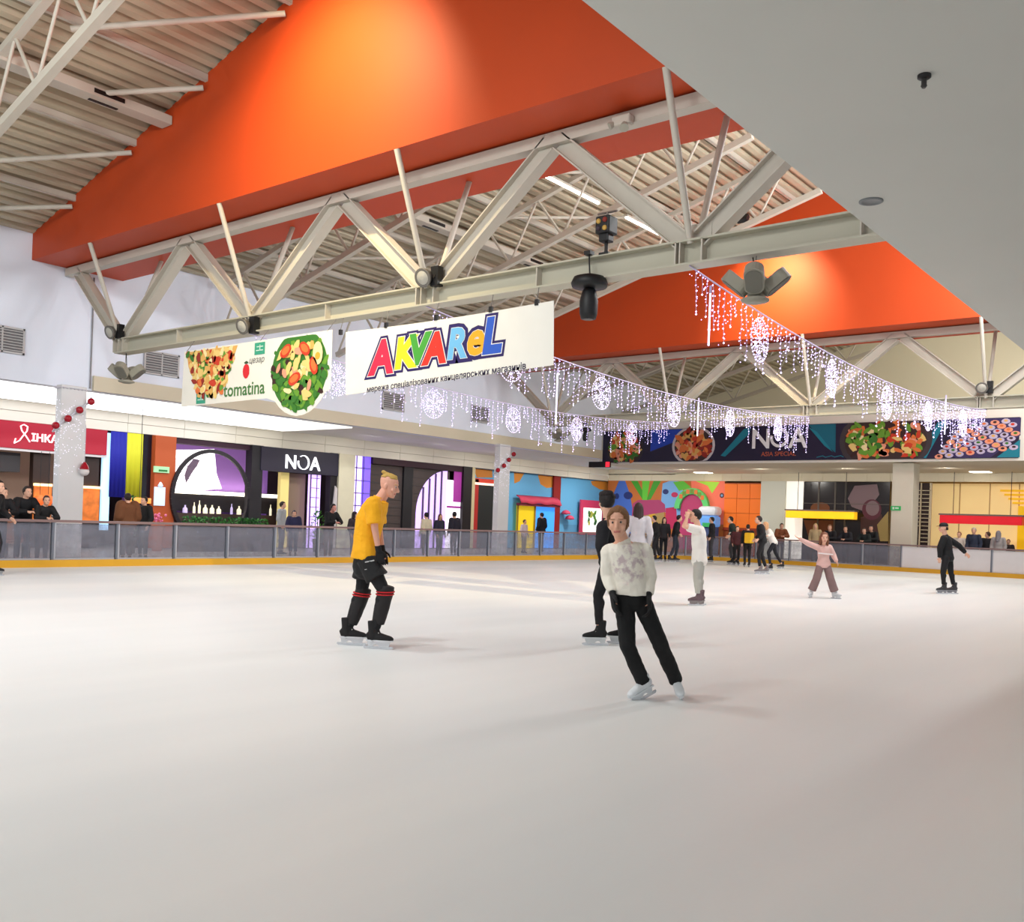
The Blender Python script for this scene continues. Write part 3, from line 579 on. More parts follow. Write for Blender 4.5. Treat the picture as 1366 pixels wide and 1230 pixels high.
# ice: off-white with faint resurfacing streaks and skate scratches
m_ice = bpy.data.materials.new('ice'); m_ice.use_nodes = True
nt = m_ice.node_tree; b = nt.nodes['Principled BSDF']; b.inputs['Roughness'].default_value = .42; b.inputs['Specular IOR Level'].default_value = .28
tc = nt.nodes.new('ShaderNodeTexCoord'); mp = nt.nodes.new('ShaderNodeMapping'); mp.inputs['Rotation'].default_value = (0, 0, .5); mp.inputs['Scale'].default_value = (.06, .5, 1)
n1 = nt.nodes.new('ShaderNodeTexNoise'); n1.inputs['Scale'].default_value = 1.2; n1.inputs['Detail'].default_value = 6
r1 = nt.nodes.new('ShaderNodeValToRGB'); r1.color_ramp.elements[0].color = (*lin((226, 229, 229)), 1); r1.color_ramp.elements[1].color = (*lin((237, 238, 236)), 1)
r1.color_ramp.elements[0].position = .35; r1.color_ramp.elements[1].position = .68
n2 = nt.nodes.new('ShaderNodeTexNoise'); n2.inputs['Scale'].default_value = 9; n2.inputs['Detail'].default_value = 8; n2.inputs['Roughness'].default_value = .75
bp = nt.nodes.new('ShaderNodeBump'); bp.inputs['Strength'].default_value = .12; bp.inputs['Distance'].default_value = .01
nt.links.new(tc.outputs['Object'], mp.inputs['Vector']); nt.links.new(mp.outputs['Vector'], n1.inputs['Vector']); nt.links.new(n1.outputs['Fac'], r1.inputs['Fac'])
nt.links.new(r1.outputs['Color'], b.inputs['Base Color']); nt.links.new(tc.outputs['Object'], n2.inputs['Vector']); nt.links.new(n2.outputs['Fac'], bp.inputs['Height']); nt.links.new(bp.outputs['Normal'], b.inputs['Normal'])

BY, BX, BR = 21.75, 39.3, 4.0      # barrier line, far barrier line, corner radius
def rink_path(off=0.0, y_end=3.6, x0=5.5):
    pts = [V((x0, BY + off, 0)), V((BX - BR, BY + off, 0))]
    for k in range(1, 13):
        a = math.pi / 2 * (1 - k / 12); pts.append(V((BX - BR + (BR + off) * math.cos(a), BY - BR + (BR + off) * math.sin(a), 0)))
    pts.append(V((BX + off, y_end, 0))); return pts
mb = MB(); mb.box((-9, -15, -.3), (52, 36, -.03))
floor2 = struct(mb.build('floor_corridor', mat('corridor_tile', (150, 146, 142), .35, var=.08, vscale=1.5)))
mb = MB(); pl = rink_path(.06, -14, -8.5)
mb.prism([V((-8.5, -14, -.03))] + [p + V((0, 0, -.03)) for p in pl], (0, 0, .03))
floor = struct(mb.build('floor', m_ice))

# left upper wall with the boxed band along its foot
mb = MB(); mb.box((-9, WY, 4.7), (49.8, WY + .3, 8.75)); struct(mb.build('wall_left', m_wall))
mb = MB(); mb.box((13.6, WY - .1, 4.7), (XE, WY, 5.12)); struct(mb.build('trim_1', m_beige))
# far upper wall under the roof
mb = MB(); mb.box((XE, 3.4, 4.42), (XE + .25, WY, 6.75)); struct(mb.build('wall_end', mat('end_wall_plaster', (236, 232, 222), .8)))
XG = 49.5
mb = MB(); prof = [V((XG, -2, 4.7)), V((XG, WY + .3, 4.7)), V((XG, WY + .3, roof_z(WY + .3))), V((XG, RIDGE, roof_z(RIDGE))), V((XG, -2, roof_z(-2)))]
mb.prism(prof, (.3, 0, 0)); struct(mb.build('wall_rear', mat('rear_gable_plaster', (236, 230, 206), .8)))
# corridor soffits
mb = MB(); mb.box((-9, WY + .3, 4.7), (52, 36, 4.9)); struct(mb.build('ceiling_corridor', mat('soffit_white', (232, 230, 224), .8)))
mb = MB(); mb.box((XE + .3, -2, 4.45), (52, WY + .3, 4.69)); struct(mb.build('ceiling_far_corridor', mat('soffit_cream', (232, 224, 204), .8)))
# fascias above the shop fronts, made of butted panels
def panels_y(mb, x0, x1, y, z0, z1, w, t=.06):
    x = x0
    while x < x1 - .05:
        mb.box((x + .008, y, z0), (min(x + w, x1) - .008, y + t, z1)); x += w
    mb.box((x0, y + .02, z0 + .01), (x1, y + t + .02, z1))
def panels_x(mb, y0, y1, x, z0, z1, w, t=.06):
    y = y0
    while y < y1 - .05:
        mb.box((x, y + .008, z0), (x + t, min(y + w, y1) - .008, z1)); y += w
    mb.box((x + .02, y0, z0 + .01), (x + t + .02, y1, z1))
mb = MB(); panels_y(mb, -9, 48, SY, 4.02, 4.34, 2.2); panels_y(mb, -9, 48, SY - .02, 4.35, 4.7, 2.2); struct(mb.build('trim_2', mat('fascia_cream', (222, 216, 202), .6)))
mb = MB(); panels_x(mb, -2, SY, SX, 4.05, 4.45, 1.12); mb.box((SX, WY + .3, 4.4), (SX + .1, SY, 4.7)); struct(mb.build('trim_3', m_beige))
# walls closing the shop zone behind
mb = MB(); mb.box((-9, 35.6, -.03), (52, 35.9, 4.7)); struct(mb.build('wall_shops', mat('shop_back', (70, 58, 52), .8)))
mb = MB(); mb.box((51.7, -2, -.03), (52, 35.6, 4.4)); struct(mb.build('wall_far_shops', mat('far_shop_back', (206, 178, 128), .8)))

# corrugated roof: trapezoid ribs that run along X
def slope_sheet(mb, y_a, y_b, x0, x1):
    n = int(abs(y_b - y_a) / .34); pr = []
    for k in range(n + 1):
        y = y_a + (y_b - y_a) * k / n; dy = (y_b - y_a) / n
        for f, h in ((0, 0), (.42, 0), (.5, .15), (.92, .15)): pr.append((y + dy * f, h))
    pr = [q for q in pr if min(y_a, y_b) - .01 <= q[0] <= max(y_a, y_b) + .01]
    vs = []
    for y, h in pr:
        for x in (x0, x1): vs.append((x, y, roof_z(y) + h))
    fs = [(2 * i, 2 * i + 1, 2 * i + 3, 2 * i + 2) for i in range(len(pr) - 1)]
    mb.add(vs, fs)
mb = MB(); slope_sheet(mb, WY + .3, RIDGE, -9, 50); slope_sheet(mb, RIDGE, -9, -9, 50)
struct(mb.build('ceiling_roof', m_roof))
# gables: orange boxed bulkheads above the two great trusses
def gable(x0, x1, name):
    z0 = 8.0
    pr = [V((x0, 3.4, z0)), V((x0, WY, z0)), V((x0, WY, roof_z(WY) + .02)), V((x0, RIDGE, roof_z(RIDGE) + .02)), V((x0, 3.4, roof_z(3.4) + .02))]
    mb = MB(); mb.prism(pr, (x1 - x0, 0, 0)); return struct(mb.build(name, m_orange))
gable(11.8, 14.4, 'wall_near_gable'); gable(30.5, 33.1, 'wall_far_gable')
# low flat ceiling over the near side and its upstand
mb = MB(); mb.box((-9, -15, 4.6), (48, 3.35, 4.8)); struct(mb.build('ceiling', m_ceil))
mb = MB(); mb.box((-9, 3.1, 4.8), (50, 3.35, 12.1)); struct(mb.build('wall_upstand', m_wall))

# ---- columns
def column(x, y, hw, z1, name, m, hd=None):
    hd = hd or hw; mb = MB(); mb.bbox((x - hw, y - hd, -.03), (x + hw, y + hd, z1), .02); return struct(mb.build(name, m))
m_col = mat('column_white', (222, 221, 222), .6, var=.02, vscale=2)
C1 = (12.85, 26.05); C2 = (31.7, 26.05); CHW, CHD = .36, .15
column(*C1, CHW, 4.71, 'column_left', m_col, CHD); column(*C2, CHW, 4.71, 'column_middle', m_col, CHD)
column(40.8, 11.95, .42, 4.4, 'column_end', mat('column_cream', (224, 218, 200), .6, var=.02, vscale=2))

# ================================================================== GREAT TRUSSES
def great_truss(X, label):
    t = thing('roof_truss', (X, 15, 5.37), label, 'roof truss')
    side = V((1, 0, 0))
    mb = MB(); mb.hbeam((X, 3.4, 5.56), (X, 23.45, 5.56), .34, .38, .03, side=side)
    mb.build('bottom_chord', m_steel_web, t)
    mb = MB(); mb.bar((X, 3.4, 7.86), (X, 26.35, 7.86), .24, .2); mb.build('top_chord', m_steel, t)
    tops = [25.85, 20.45, 15.0, 9.6, 4.2]; bots = [23.3, 17.8, 12.4, 6.95]
    for i, yb in enumerate(bots):
        for yt in (tops[i], tops[i + 1]):
            sg = 1 if yt > yb else -1
            mb = MB(); mb.hbeam((X, yb + sg * .14, 5.75), (X, yt - sg * .1, 7.8), .24, .3, .025, side=side)
            mb.build('diagonal', m_steel, t)
        if i < 4:
            for sx in (-1, 1):
                mb = MB(); mb.tube((X + sx * .1, yb, 5.7), (X + sx * .98, yb + .02, 8.0), .055, n=10); mb.build('stay_rod', m_steel, t)
        mb = MB()
        for dy in (-.22, .22): mb.box((X - .17, yb + dy - .012, 5.4), (X + .17, yb + dy + .012, 5.73))
        mb.box((X - .02, yb - .3, 5.75), (X + .02, yb + .3, 6.0)); mb.build('gusset', m_steel, t)
    for k in range(8):
        y = 4.4 + k * 2.7; mb = MB(); mb.box((X - .16, y - .01, 5.4), (X + .16, y + .01, 5.73)); mb.build('stiffener', m_steel, t)
    return t
great_truss(12.8, 'near white steel truss under the near orange gable, carrying the advertising banners')
great_truss(31.5, 'far white steel truss under the far orange gable, before the NOA sign wall')

# ================================================================== ROOF LATTICES, PURLINS, TRAYS
def lattice(X, y0, y1, label):
    t = thing('roof_lattice', (X, (y0 + y1) / 2, roof_z((y0 + y1) / 2) - 1.8), label, 'roof lattice', 'light lattice rafters under the roof')
    lo = lambda y: V((X, y, roof_z(y) - 1.8)); hi = lambda y: V((X, y, roof_z(y) - .32))
    mb = MB(); mb.bar(lo(y0), lo(y1), .16, .16, side=(1, 0, 0)); mb.build('lower_chord', m_steel, t)
    mb = MB(); mb.bar(hi(y0), hi(y1), .16, .14, side=(1, 0, 0)); mb.build('upper_chord', m_steel, t)
    n = int((y1 - y0) / 1.9)
    for k in range(n):
        ya = y0 + (y1 - y0) * k / n; yb = y0 + (y1 - y0) * (k + .5) / n; yc = y0 + (y1 - y0) * (k + 1) / n
        mb = MB(); mb.tube(lo(ya), hi(yb), .04, n=8); mb.tube(hi(yb), lo(yc), .035, n=8); mb.build('web_bar', m_steel, t)
for X, lb in ((8.1, 'cream lattice rafter in front of the near orange gable, at the top left'), (17.5, 'lattice rafter nearest behind the near orange gable'),
              (22.15, 'lattice rafter in the middle of the bay between the two orange gables'), (26.8, 'lattice rafter just before the far orange gable'),
              (36.2, 'nearest lattice rafter behind the far orange gable'), (40.9, 'middle lattice rafter behind the far orange gable'), (45.5, 'lattice rafter nearest the rear gable wall')):
    lattice(X, 10.5, 25.9, lb)
bays = ((-8.5, 11.8, 'before the near orange gable'), (14.4, 30.5, 'between the two orange gables'), (33.1, 49.5, 'behind the far orange gable'))
for bx0, bx1, bl in bays:
    for k, Y in enumerate((24.1, 21.25, 18.4, 15.55, 12.7)):
        mb = MB(); z = roof_z(Y); mb.box((bx0, Y - .02, z - .15), (bx1, Y + .02, z - .01)); mb.box((bx0, Y - .02, z - .165), (bx1, Y + .08, z - .145))
        tag(mb.build('roof_purlin', m_steel), '%s steel purlin up from the left wall, %s' % (('first', 'second', 'third', 'fourth', 'fifth')[k], bl), 'purlin', 'purlins under the roof sheeting')
# slender bracing tubes in the roof plane
def rp(X, Y, dz=.3): return V((X, Y, roof_z(Y) - dz))
for i, (x0, y0, x1, y1, lb) in enumerate(((9.87, 20.04, 11.74, 18.45, 'upper'), (8.4, 24.1, 11.74, 21.33, 'middle'), (9.0, 26.0, 11.74, 24.13, 'lowest'), (8.8, 18.4, 11.74, 15.67, 'topmost'))):
    mb = MB(); mb.tube(rp(x0, y0), rp(x1, y1), .06, n=8)
    tag(mb.build('brace_tube', m_steel), '%s cream brace tube against the left slope of the near orange gable' % lb, 'brace', 'roof brace tubes')
for i, (x0, y0, x1, y1, lb) in enumerate(((17.5, 24.1, 22.1, 21.3, 'lower'), (22.2, 18.4, 26.8, 15.6, 'higher'), (17.5, 18.4, 22.1, 15.6, 'inner'))):
    mb = MB(); mb.tube(rp(x0, y0), rp(x1, y1), .05, n=8)
    tag(mb.build('brace_tube', m_steel), '%s slender brace tube in the roof between the orange gables' % lb, 'brace', 'roof brace tubes')
m_slot = mat('black_slot', (18, 18, 18), .5)
def tray(x0, x1, slots, lb):
    Y, z = 19.9, 10.2
    t = thing('cable_tray', ((x0 + x1) / 2, Y, z - .1), lb, 'cable tray')
    mb = MB(); mb.bbox((x0, Y - .2, z - .1), (x1, Y + .2, z + .1), .012); mb.build('tray_box', m_steel, t)
    for sx in slots:
        mb = MB(); mb.box((sx - .34, Y - .215, z - .04), (sx + .34, Y - .19, z + .05)); mb.box((sx - .32, Y + .03, z - .115), (sx + .32, Y + .12, z - .09)); mb.build('slot', m_slot, t)
tray(2.0, 11.78, [10.3], 'white box tray with black slots running into the near orange gable')
tray(14.4, 28.5, [20.5, 25.4], 'white box tray with black slots under the roof between the orange gables')
# fluorescent battens
m_tube = mat('fluorescent_tube', (255, 250, 240), .4, emit=9)
for x0, x1, lb in ((20.9, 23.7, 'nearer'), (25.2, 27.9, 'farther')):
    Y = 16.1; z = roof_z(Y) - .5
    t = thing('batten_light', ((x0 + x1) / 2, Y, z), lb + ' of the two long fluorescent battens under the roof between the gables', 'light', 'fluorescent battens')
    mb = MB(); mb.bbox((x0, Y - .07, z + .02), (x1, Y + .07, z + .09), .01); mb.build('housing', m_steel, t)
    mb = MB(); mb.tube((x0 + .04, Y, z), (x1 - .04, Y, z), .045, n=10); mb.build('tube', m_tube, t)
    mb = MB(); mb.tube((x0 + .4, Y, z + .08), (x0 + .4, Y, z + .45), .012, n=6); mb.tube((x1 - .4, Y, z + .08), (x1 - .4, Y, z + .45), .012, n=6); mb.build('hanger', m_steel, t)

# ---- wall vents and conduit
m_vent = mat('vent_slat', (196, 194, 194), .5); m_ventd = mat('vent_dark', (120, 118, 120), .7)
for i, (px, py, lb) in enumerate(((2, 452, 'at the left edge above the red restaurant sign'), (215, 486, 'right of the leftmost speaker cluster'), (524, 536, 'below the AKVAREL banner'), (640, 553, 'under the far truss end, above the middle column'))):
    p = on_y(px, py, WY)
    t = thing('wall_vent', (p.x, WY, p.z - .3), 'grey louvred wall vent ' + lb, 'vent', 'louvred wall vents')
    mb = MB(); mb.box((p.x - .55, WY - .03, p.z - .32), (p.x + .55, WY - .005, p.z + .32), 1)
    for a, b_ in (((-.58, .3), (.58, .35)), ((-.58, -.35), (.58, -.3)), ((-.58, -.35), (-.53, .35)), ((.53, -.35), (.58, .35)), ((-.02, -.35), (.02, .35))):
        mb.box((p.x + a[0], WY - .06, p.z + a[1]), (p.x + b_[0], WY - .02, p.z + b_[1]))
    mb.build('vent_frame', [m_vent, m_ventd], t)
    for k in range(8):
        z = p.z - .27 + k * .075
        mb = MB(); mb.bar((p.x - .53, WY - .045, z), (p.x + .53, WY - .045, z), .05, .02); mb.build('louvre', m_vent, t)
p = on_y(122, 450, WY)
mb = MB(); mb.tube((p.x, WY - .03, 4.75), (p.x, WY - .03, 7.9), .02, n=6)
tag(mb.build('conduit', mat('conduit_grey', (140, 138, 140), .6)), 'thin grey conduit running down the white upper wall by the near truss end', 'conduit')

# ---- corridor soffit: its lit glow put into emissive panels, dimmer where it fades
m_lum = mat('soffit_glow', (246, 250, 255), .5, emit=2.5); m_lum2 = mat('soffit_glow_fade', (250, 248, 240), .5, emit=1.3)
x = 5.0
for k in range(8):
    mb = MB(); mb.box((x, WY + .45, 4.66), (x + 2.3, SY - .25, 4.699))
    tag(mb.build('ceiling_light_panel', m_lum if k < 7 else m_lum2), 'glowing panel for the lit white soffit above the walkway, %s along from the left' % ('first', 'second', 'third', 'fourth', 'fifth', 'sixth', 'seventh', 'eighth')[k], 'ceiling light', 'emissive soffit glow over the left walkway')
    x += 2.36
for Y0, lb in ((10.1, 'behind the cream end column'), (24.0, 'above the green arch of the mural')):
    mb = MB(); mb.box((46.6, Y0, 4.42), (47.3, Y0 + .8, 4.449))
    tag(mb.build('ceiling_light_panel', mat('luminous_far', (255, 246, 226), .5, emit=5)), 'bright square ceiling light at the far end ' + lb, 'ceiling light')
# small items of the low ceiling
p = on_z(1162, 268, 4.6)
mb = MB(); mb.lathe((p.x, p.y, 4.6), (0, 0, -1), [(.11, 0), (.11, .012), (.085, .016), (.08, .008), (.02, .006)], 20)
tag(mb.build('ceiling_speaker', mat('grille_grey', (128, 130, 132), .5)), 'flat round grey ceiling speaker in the white ceiling near its edge', 'speaker')
p = on_z(1233, 100, 4.6)
t = thing('smoke_sensor', (p.x, p.y, 4.5), 'small black sensor hanging from the white ceiling at upper right', 'sensor')
mb = MB(); mb.lathe((p.x, p.y, 4.6), (0, 0, -1), [(.045, 0), (.045, .02), (.03, .03), (.02, .03)], 14); mb.build('base', mat('sensor_black', (24, 22, 24), .4), t)
mb = MB(); mb.lathe((p.x, p.y, 4.57), (0, 0, -1), [(.018, 0), (.018, .04), (.022, .045), (.012, .06)], 12); mb.build('head', mat('sensor_grey', (70, 66, 66), .4), t)

# ================================================================== BARRIER
m_glass = mat('scratched_acrylic', (138, 139, 152), .3, trans=.6)
m_post = mat('post_grey', (112, 118, 130), .4, metal=.5)
m_postl = mat('post_light', (176, 178, 186), .4, metal=.3)
m_rail = mat('handrail_brown', (132, 108, 106), .45)
m_kick = mat('kickboard_yellow', (214, 160, 36), .45, var=.03)
m_board = mat('white_board', (222, 220, 222), .45, var=.02)
PW = 1.54
def panel_proto(w, solid):
    t = thing('barrier_panel', (0, 0, 0), '', 'barrier panel')
    if solid:
        mb = MB(); mb.bbox((.03, -.02, .16), (w - .03, .02, 1.0), .01); mb.build('board', m_board, t)
    else:
        mb = MB(); mb.box((.05, -.006, .16), (w - .05, .006, 1.0)); mb.build('pane', m_glass, t)
        mb = MB(); mb.box((.05, -.02, .15), (w - .05, .02, .2)); mb.build('bottom_rail', m_postl, t)
    mb = MB(); mb.box((-.03, -.035, 0), (.025, .035, 1.02)); mb.build('post', m_post, t)
    mb = MB(); mb.box((.027, -.03, 0), (.06, .03, 1.02)); mb.build('post_trim', m_postl, t)
    return t
pp = panel_proto(PW, False); pw = panel_proto(3.3, True)
def put_panel(proto, p, ang, label, group, first):
    o = proto if first else copy_tree(proto)
    o.location = p; o.rotation_euler = (0, 0, ang); tag(o, label, 'barrier panel', group)
first = True; x = 10.41 - PW * 3
while x < BX - BR - .3:
    put_panel(pp, V((x, BY, 0)), 0, 'scratched clear barrier panel between grey posts along the left side of the ice', 'clear panels on the left straight', first); first = False; x += PW
for k in range(4):
    a = math.pi / 2 * (1 - k / 4)
    put_panel(pp, V((BX - BR + BR * math.cos(a), BY - BR + BR * math.sin(a), 0)), -math.pi / 2 * (k + .5) / 4, 'scratched clear barrier panel in the rounded far corner of the ice', 'clear panels in the far corner', False)
y = BY - BR
while y > 12.0:
    put_panel(pp, V((BX, y, 0)), -math.pi / 2, 'scratched clear barrier panel along the far end of the ice', 'clear panels on the far end', False); y -= PW
first = True; k = 0
while y > 4.0:
    put_panel(pw, V((BX, y, 0)), -math.pi / 2, ('solid white barrier board nearest the cream end column', 'solid white barrier board at the right edge, under the grey-haired man', 'solid white barrier board beyond the right edge')[k], 'solid white boards', first); first = False; y -= 3.3; k += 1
def sweep(mb, pts, w0, w1, z0, z1):
    q = []
    for i, p in enumerate(pts):
        d = (pts[min(i + 1, len(pts) - 1)] - pts[max(i - 1, 0)]).normalized(); n = V((-d.y, d.x, 0))
        q.append([p + n * w0 + UP * z0, p + n * w1 + UP * z0, p + n * w1 + UP * z1, p + n * w0 + UP * z1])
    vs = [v for r in q for v in r]; fs = [(0, 1, 2, 3), tuple(len(vs) - 1 - k for k in range(4))]
    for i in range(len(q) - 1):
        for k in range(4): fs.append((4 * i + k, 4 * i + (k + 1) % 4, 4 * i + 4 + (k + 1) % 4, 4 * i + 4 + k))
    mb.add(vs, fs)
mb = MB(); sweep(mb, rink_path(), -.07, .07, 1.02, 1.08); tag(mb.build('handrail', m_rail), 'dull brown handrail capping the whole barrier round the ice', 'handrail')
mb = MB(); sweep(mb, rink_path(), -.09, -.04, 0, .165); tag(mb.build('kickboard', m_kick), 'yellow kickboard along the foot of the barrier round the ice', 'kickboard')
# ================================================================== BANNERS UNDER THE NEAR TRUSS
m_vinyl = mat('banner_vinyl', (236, 234, 226), .5, var=.015)
rnd = random.Random(3)
def blob(mb, c, ux, uz, rx, rz, rot, mi, h, n=9, jag=.25):
    """flat printed patch"""
    pts = []
    for i in range(n):
        t = 2 * math.pi * i / n; k = 1 + rnd.uniform(-jag, jag)
        x, z = rx * math.cos(t) * k, rz * math.sin(t) * k
        pts.append(V(c) + ux * (x * math.cos(rot) - z * math.sin(rot)) + uz * (x * math.sin(rot) + z * math.cos(rot)) + ux.cross(uz) * h)
    mb.poly(pts, mi)
FOOD = [(58, 120, 44), (104, 156, 50), (206, 62, 36), (226, 120, 60), (238, 206, 128), (226, 176, 96), (150, 40, 30), (244, 226, 170), (238, 158, 130), (60, 34, 34)]
FM = [flat(c) for c in FOOD]
def food(mb, c, ux, uz, R, pal, n, size, clip, base, h0=.004, sq=1.0):
    i = 0; tries = 0
    while i < n and tries < n * 20:
        tries += 1
        a, r = rnd.uniform(0, 2 * math.pi), R * math.sqrt(rnd.random()) * .94
        x, z = r * math.cos(a), r * math.sin(a) * sq
        if not clip(x, z): continue
        blob(mb, V(c) + ux * x + uz * z, ux, uz, size * rnd.uniform(.6, 1.3), size * rnd.uniform(.35, .8), rnd.uniform(0, 3.1), base + rnd.choice(pal), h0 + .0006 * (i % 24) )
        i += 1
UXB = V((0, -1, 0)); UZ = V((0, 0, 1))       # banner faces -X: reading direction is -Y
BXP = 12.55
# left sheet: two dishes, the word and the fruit
t = thing('banner', (BXP, 17.5, 3.8), 'pale banner with two dishes and the green word tomatina, hung under the near truss', 'banner', 'vinyl banners under the near truss')
mb = MB()
bowl = V((BXP, 15.85, 4.4)); pts = [V((BXP, 20.15, 3.83)), V((BXP, 20.1, 5.13)), V((BXP, 14.85, 5.14)), V((BXP, 14.85, 3.95))]
arc = [bowl + V((0, 1.0 * math.cos(a), .95 * math.sin(a))) for a in [math.radians(d) for d in range(-40, -180, -12)] if True]
arc = [p for p in arc if p.z < 3.96 and p.y > 14.9 and p.y < 16.85]
arc.sort(key=lambda p: p.y)
mb.prism(pts + arc + [V((BXP, 16.9, 3.87))], (.012, 0, 0)); mb.build('sheet', m_vinyl, t)
mb = MB()
pc = V((BXP, 19.0, 5.05))
mb.poly([pc + UXB * x + UZ * z - V((.003, 0, 0)) for x, z in ((-1.0, .05), (1.0, .05), (.78, -.35), (.5, -.8), (.15, -1.0), (-.2, -.95), (-.6, -.7), (-.9, -.3))], 5)
food(mb, pc, UXB, UZ, 1.15, [2, 4, 5, 3, 0, 4, 6, 7, 5, 1, 4], 260, .11, lambda x, z: z < .0 and abs(x) < .98 + z * .55 and z > -1.02, 0)
mb.build('dish_print', FM, t)
mb = MB()
mb.poly([bowl + UXB * max(min(.9 * math.cos(a), .97), -.97) + UZ * min(.84 * math.sin(a), .7) - V((.003, 0, 0)) for a in [2 * math.pi * k / 40 for k in range(40)]], 0)
food(mb, bowl, UXB, UZ, .92, [0, 0, 1, 0, 1, 0, 9], 170, .12, lambda x, z: z < .62 and x < .86, 0, sq=.92)
food(mb, bowl + UZ * .08, UXB, UZ, .76, [4, 5, 7, 4, 8, 4], 34, .13, lambda x, z: z < .5 and x < .62, 0, .02)
for dx, dz, rr in ((-.42, .42, .5), (.2, .42, -.6), (-.1, -.18, .4), (.5, .05, -1.2)):
    blob(mb, bowl + UXB * dx + UZ * dz, UXB, UZ, .2, .12, rr, 2, .036, 12, .05); blob(mb, bowl + UXB * dx + UZ * (dz + .01), UXB, UZ, .14, .075, rr, 3, .038, 10, .1)
blob(mb, bowl + UXB * .62 + UZ * .3, UXB, UZ, .15, .24, .1, 7, .036, 14, .03); blob(mb, bowl + UXB * .62 + UZ * .24, UXB, UZ, .08, .08, 0, 10, .038, 12, .03)
mb.build('salad_print', FM + [flat((238, 170, 60))], t)
mb = MB(); text_mb(mb, 'tomatina', V((BXP, 17.72, 3.98)), UXB, UZ, .42, 0, .004, .004, push=.004); mb.build('lettering', flat((70, 120, 64)), t)
mb = MB(); ft = V((BXP - .004, 17.66, 4.5)); blob(mb, ft, UXB, UZ, .12, .16, 0, 0, .002, 16, .03); mb.build('tomato_print', flat((216, 40, 48)), t)
mb = MB(); blob(mb, ft + UZ * .19, UXB, UZ, .07, .03, 0, 0, .004, 8, .3); mb.build('tomato_leaf_print', flat((50, 80, 50)), t)
mb = MB()
for cy, cz in ((17.2, 4.96), (19.35, 4.0)):
    mb.box((BXP - .008, cy - .18, cz - .13), (BXP - .004, cy + .18, cz + .13), 0)
    mb.box((BXP - .012, cy - .12, cz + .03), (BXP - .009, cy + .1, cz + .05), 1); mb.box((BXP - .012, cy - .12, cz - .05), (BXP - .009, cy + .12, cz - .03), 1); mb.box((BXP - .012, cy - .02, cz - .05), (BXP - .009, cy, cz + .08), 1)
mb.build('price_square', [flat((60, 160, 132)), flat((214, 236, 226))], t)
mb = MB(); text_mb(mb, 'цезар', V((BXP, 17.3, 4.66)), UXB, UZ, .19, 0, .003, 0, shear=.25, push=.004); mb.build('caption', flat((110, 110, 108)), t)
t_tom = t
# right sheet
t2 = thing('banner', (BXP, 12.2, 3.9), 'white banner reading AKVAREL in bubble letters of many colours, hung under the near truss', 'banner', 'vinyl banners under the near truss')
mb = MB()
tl, tr, br, bl = on_x(461, 443, BXP), on_x(738.5, 401, BXP), on_x(738, 487, BXP), on_x(461, 527, BXP)
n = 14; top = [tl.lerp(tr, k / n) - UZ * .035 * math.sin(math.pi * k / n) for k in range(n + 1)]; bot = [bl.lerp(br, k / n) for k in range(n + 1)]
mb.prism(top + bot[::-1], (.012, 0, 0)); mb.build('sheet', m_vinyl, t2)
eX = (tr - tl).normalized()
def bp_(px, py): return on_x(px, py, BXP)
navy = flat((44, 32, 96)); white = flat((244, 242, 240))
letters = [('A', 508, 497, (222, 44, 78), .86, .1), ('K', 539, 489, (226, 220, 40), .76, .12), ('V', 557, 484, (72, 160, 60), .74, .12), ('A', 579, 483, (222, 52, 40), .74, .12), ('R', 608, 477, (112, 184, 230), .74, .14), ('e', 633, 472, (240, 172, 40), .84, .14), ('L', 655, 469, (48, 92, 196), .82, .14)]
for k, (ch, px, py, colr, size, sh) in enumerate(letters):
    o = bp_(px, py); ux = (bp_(px + 10, py - 1.35) - bp_(px - 10, py + 1.35)).normalized(); uz = UZ
    bk = .62 if ch in 'eR' else 1
    for bold, m_, h in ((.105, navy, .002 + k * .0002), (.06, white, .006 + k * .0002), (.045, flat(colr), .010 + k * .0002)):
        mb = MB(); text_mb(mb, ch, o, ux, uz, size, 0, .003, bold if bold > .1 else bold * bk, shear=sh, push=h)
        if bold > .08 and ch in 'Ae': pass
        mb.build('letter_outline' if m_ is navy else 'letter_edge' if m_ is white else 'letter', m_, t2)
mb = MB(); o = bp_(588, 509); o2 = bp_(600, 507.2)
text_mb(mb, 'мережа спеціалізованих канцелярських магазинів', o, (o2 - o), UZ, .158, 0, .003, .002, push=.003); mb.build('slogan', flat((52, 44, 72)), t2)
# clips and cords that carry the two sheets
m_cord = mat('cord_grey', (120, 118, 116), .7); m_clip = mat('clip_black', (30, 28, 30), .5)
for i, Y in enumerate((14.6, 13.3, 12.0, 10.7, 9.7)):
    zt = tl.lerp(tr, (14.76 - Y) / 5.2).z
    t3 = thing('banner_clip', (BXP, Y, zt), '%s black clip and cord along the top edge of the AKVAREL banner' % ('first', 'second', 'third', 'fourth', 'fifth')[i] + ' from the left', 'clip', 'clips along the AKVAREL banner')
    mb = MB(); mb.box((BXP - .02, Y - .035, zt - .04), (BXP + .03, Y + .035, zt + .06)); mb.build('clip', m_clip, t3)
    mb = MB(); mb.tube((BXP, Y, zt + .05), (12.66, Y + .05, 5.39), .008, n=5); mb.build('cord', m_cord, t3)
for i, Y in enumerate((20.0, 17.2, 15.0)):
    mb = MB(); mb.tube((BXP, Y, 5.12), (12.66, Y - .15, 5.39), .008, n=5)
    mb.build('cord', m_cord, t_tom)

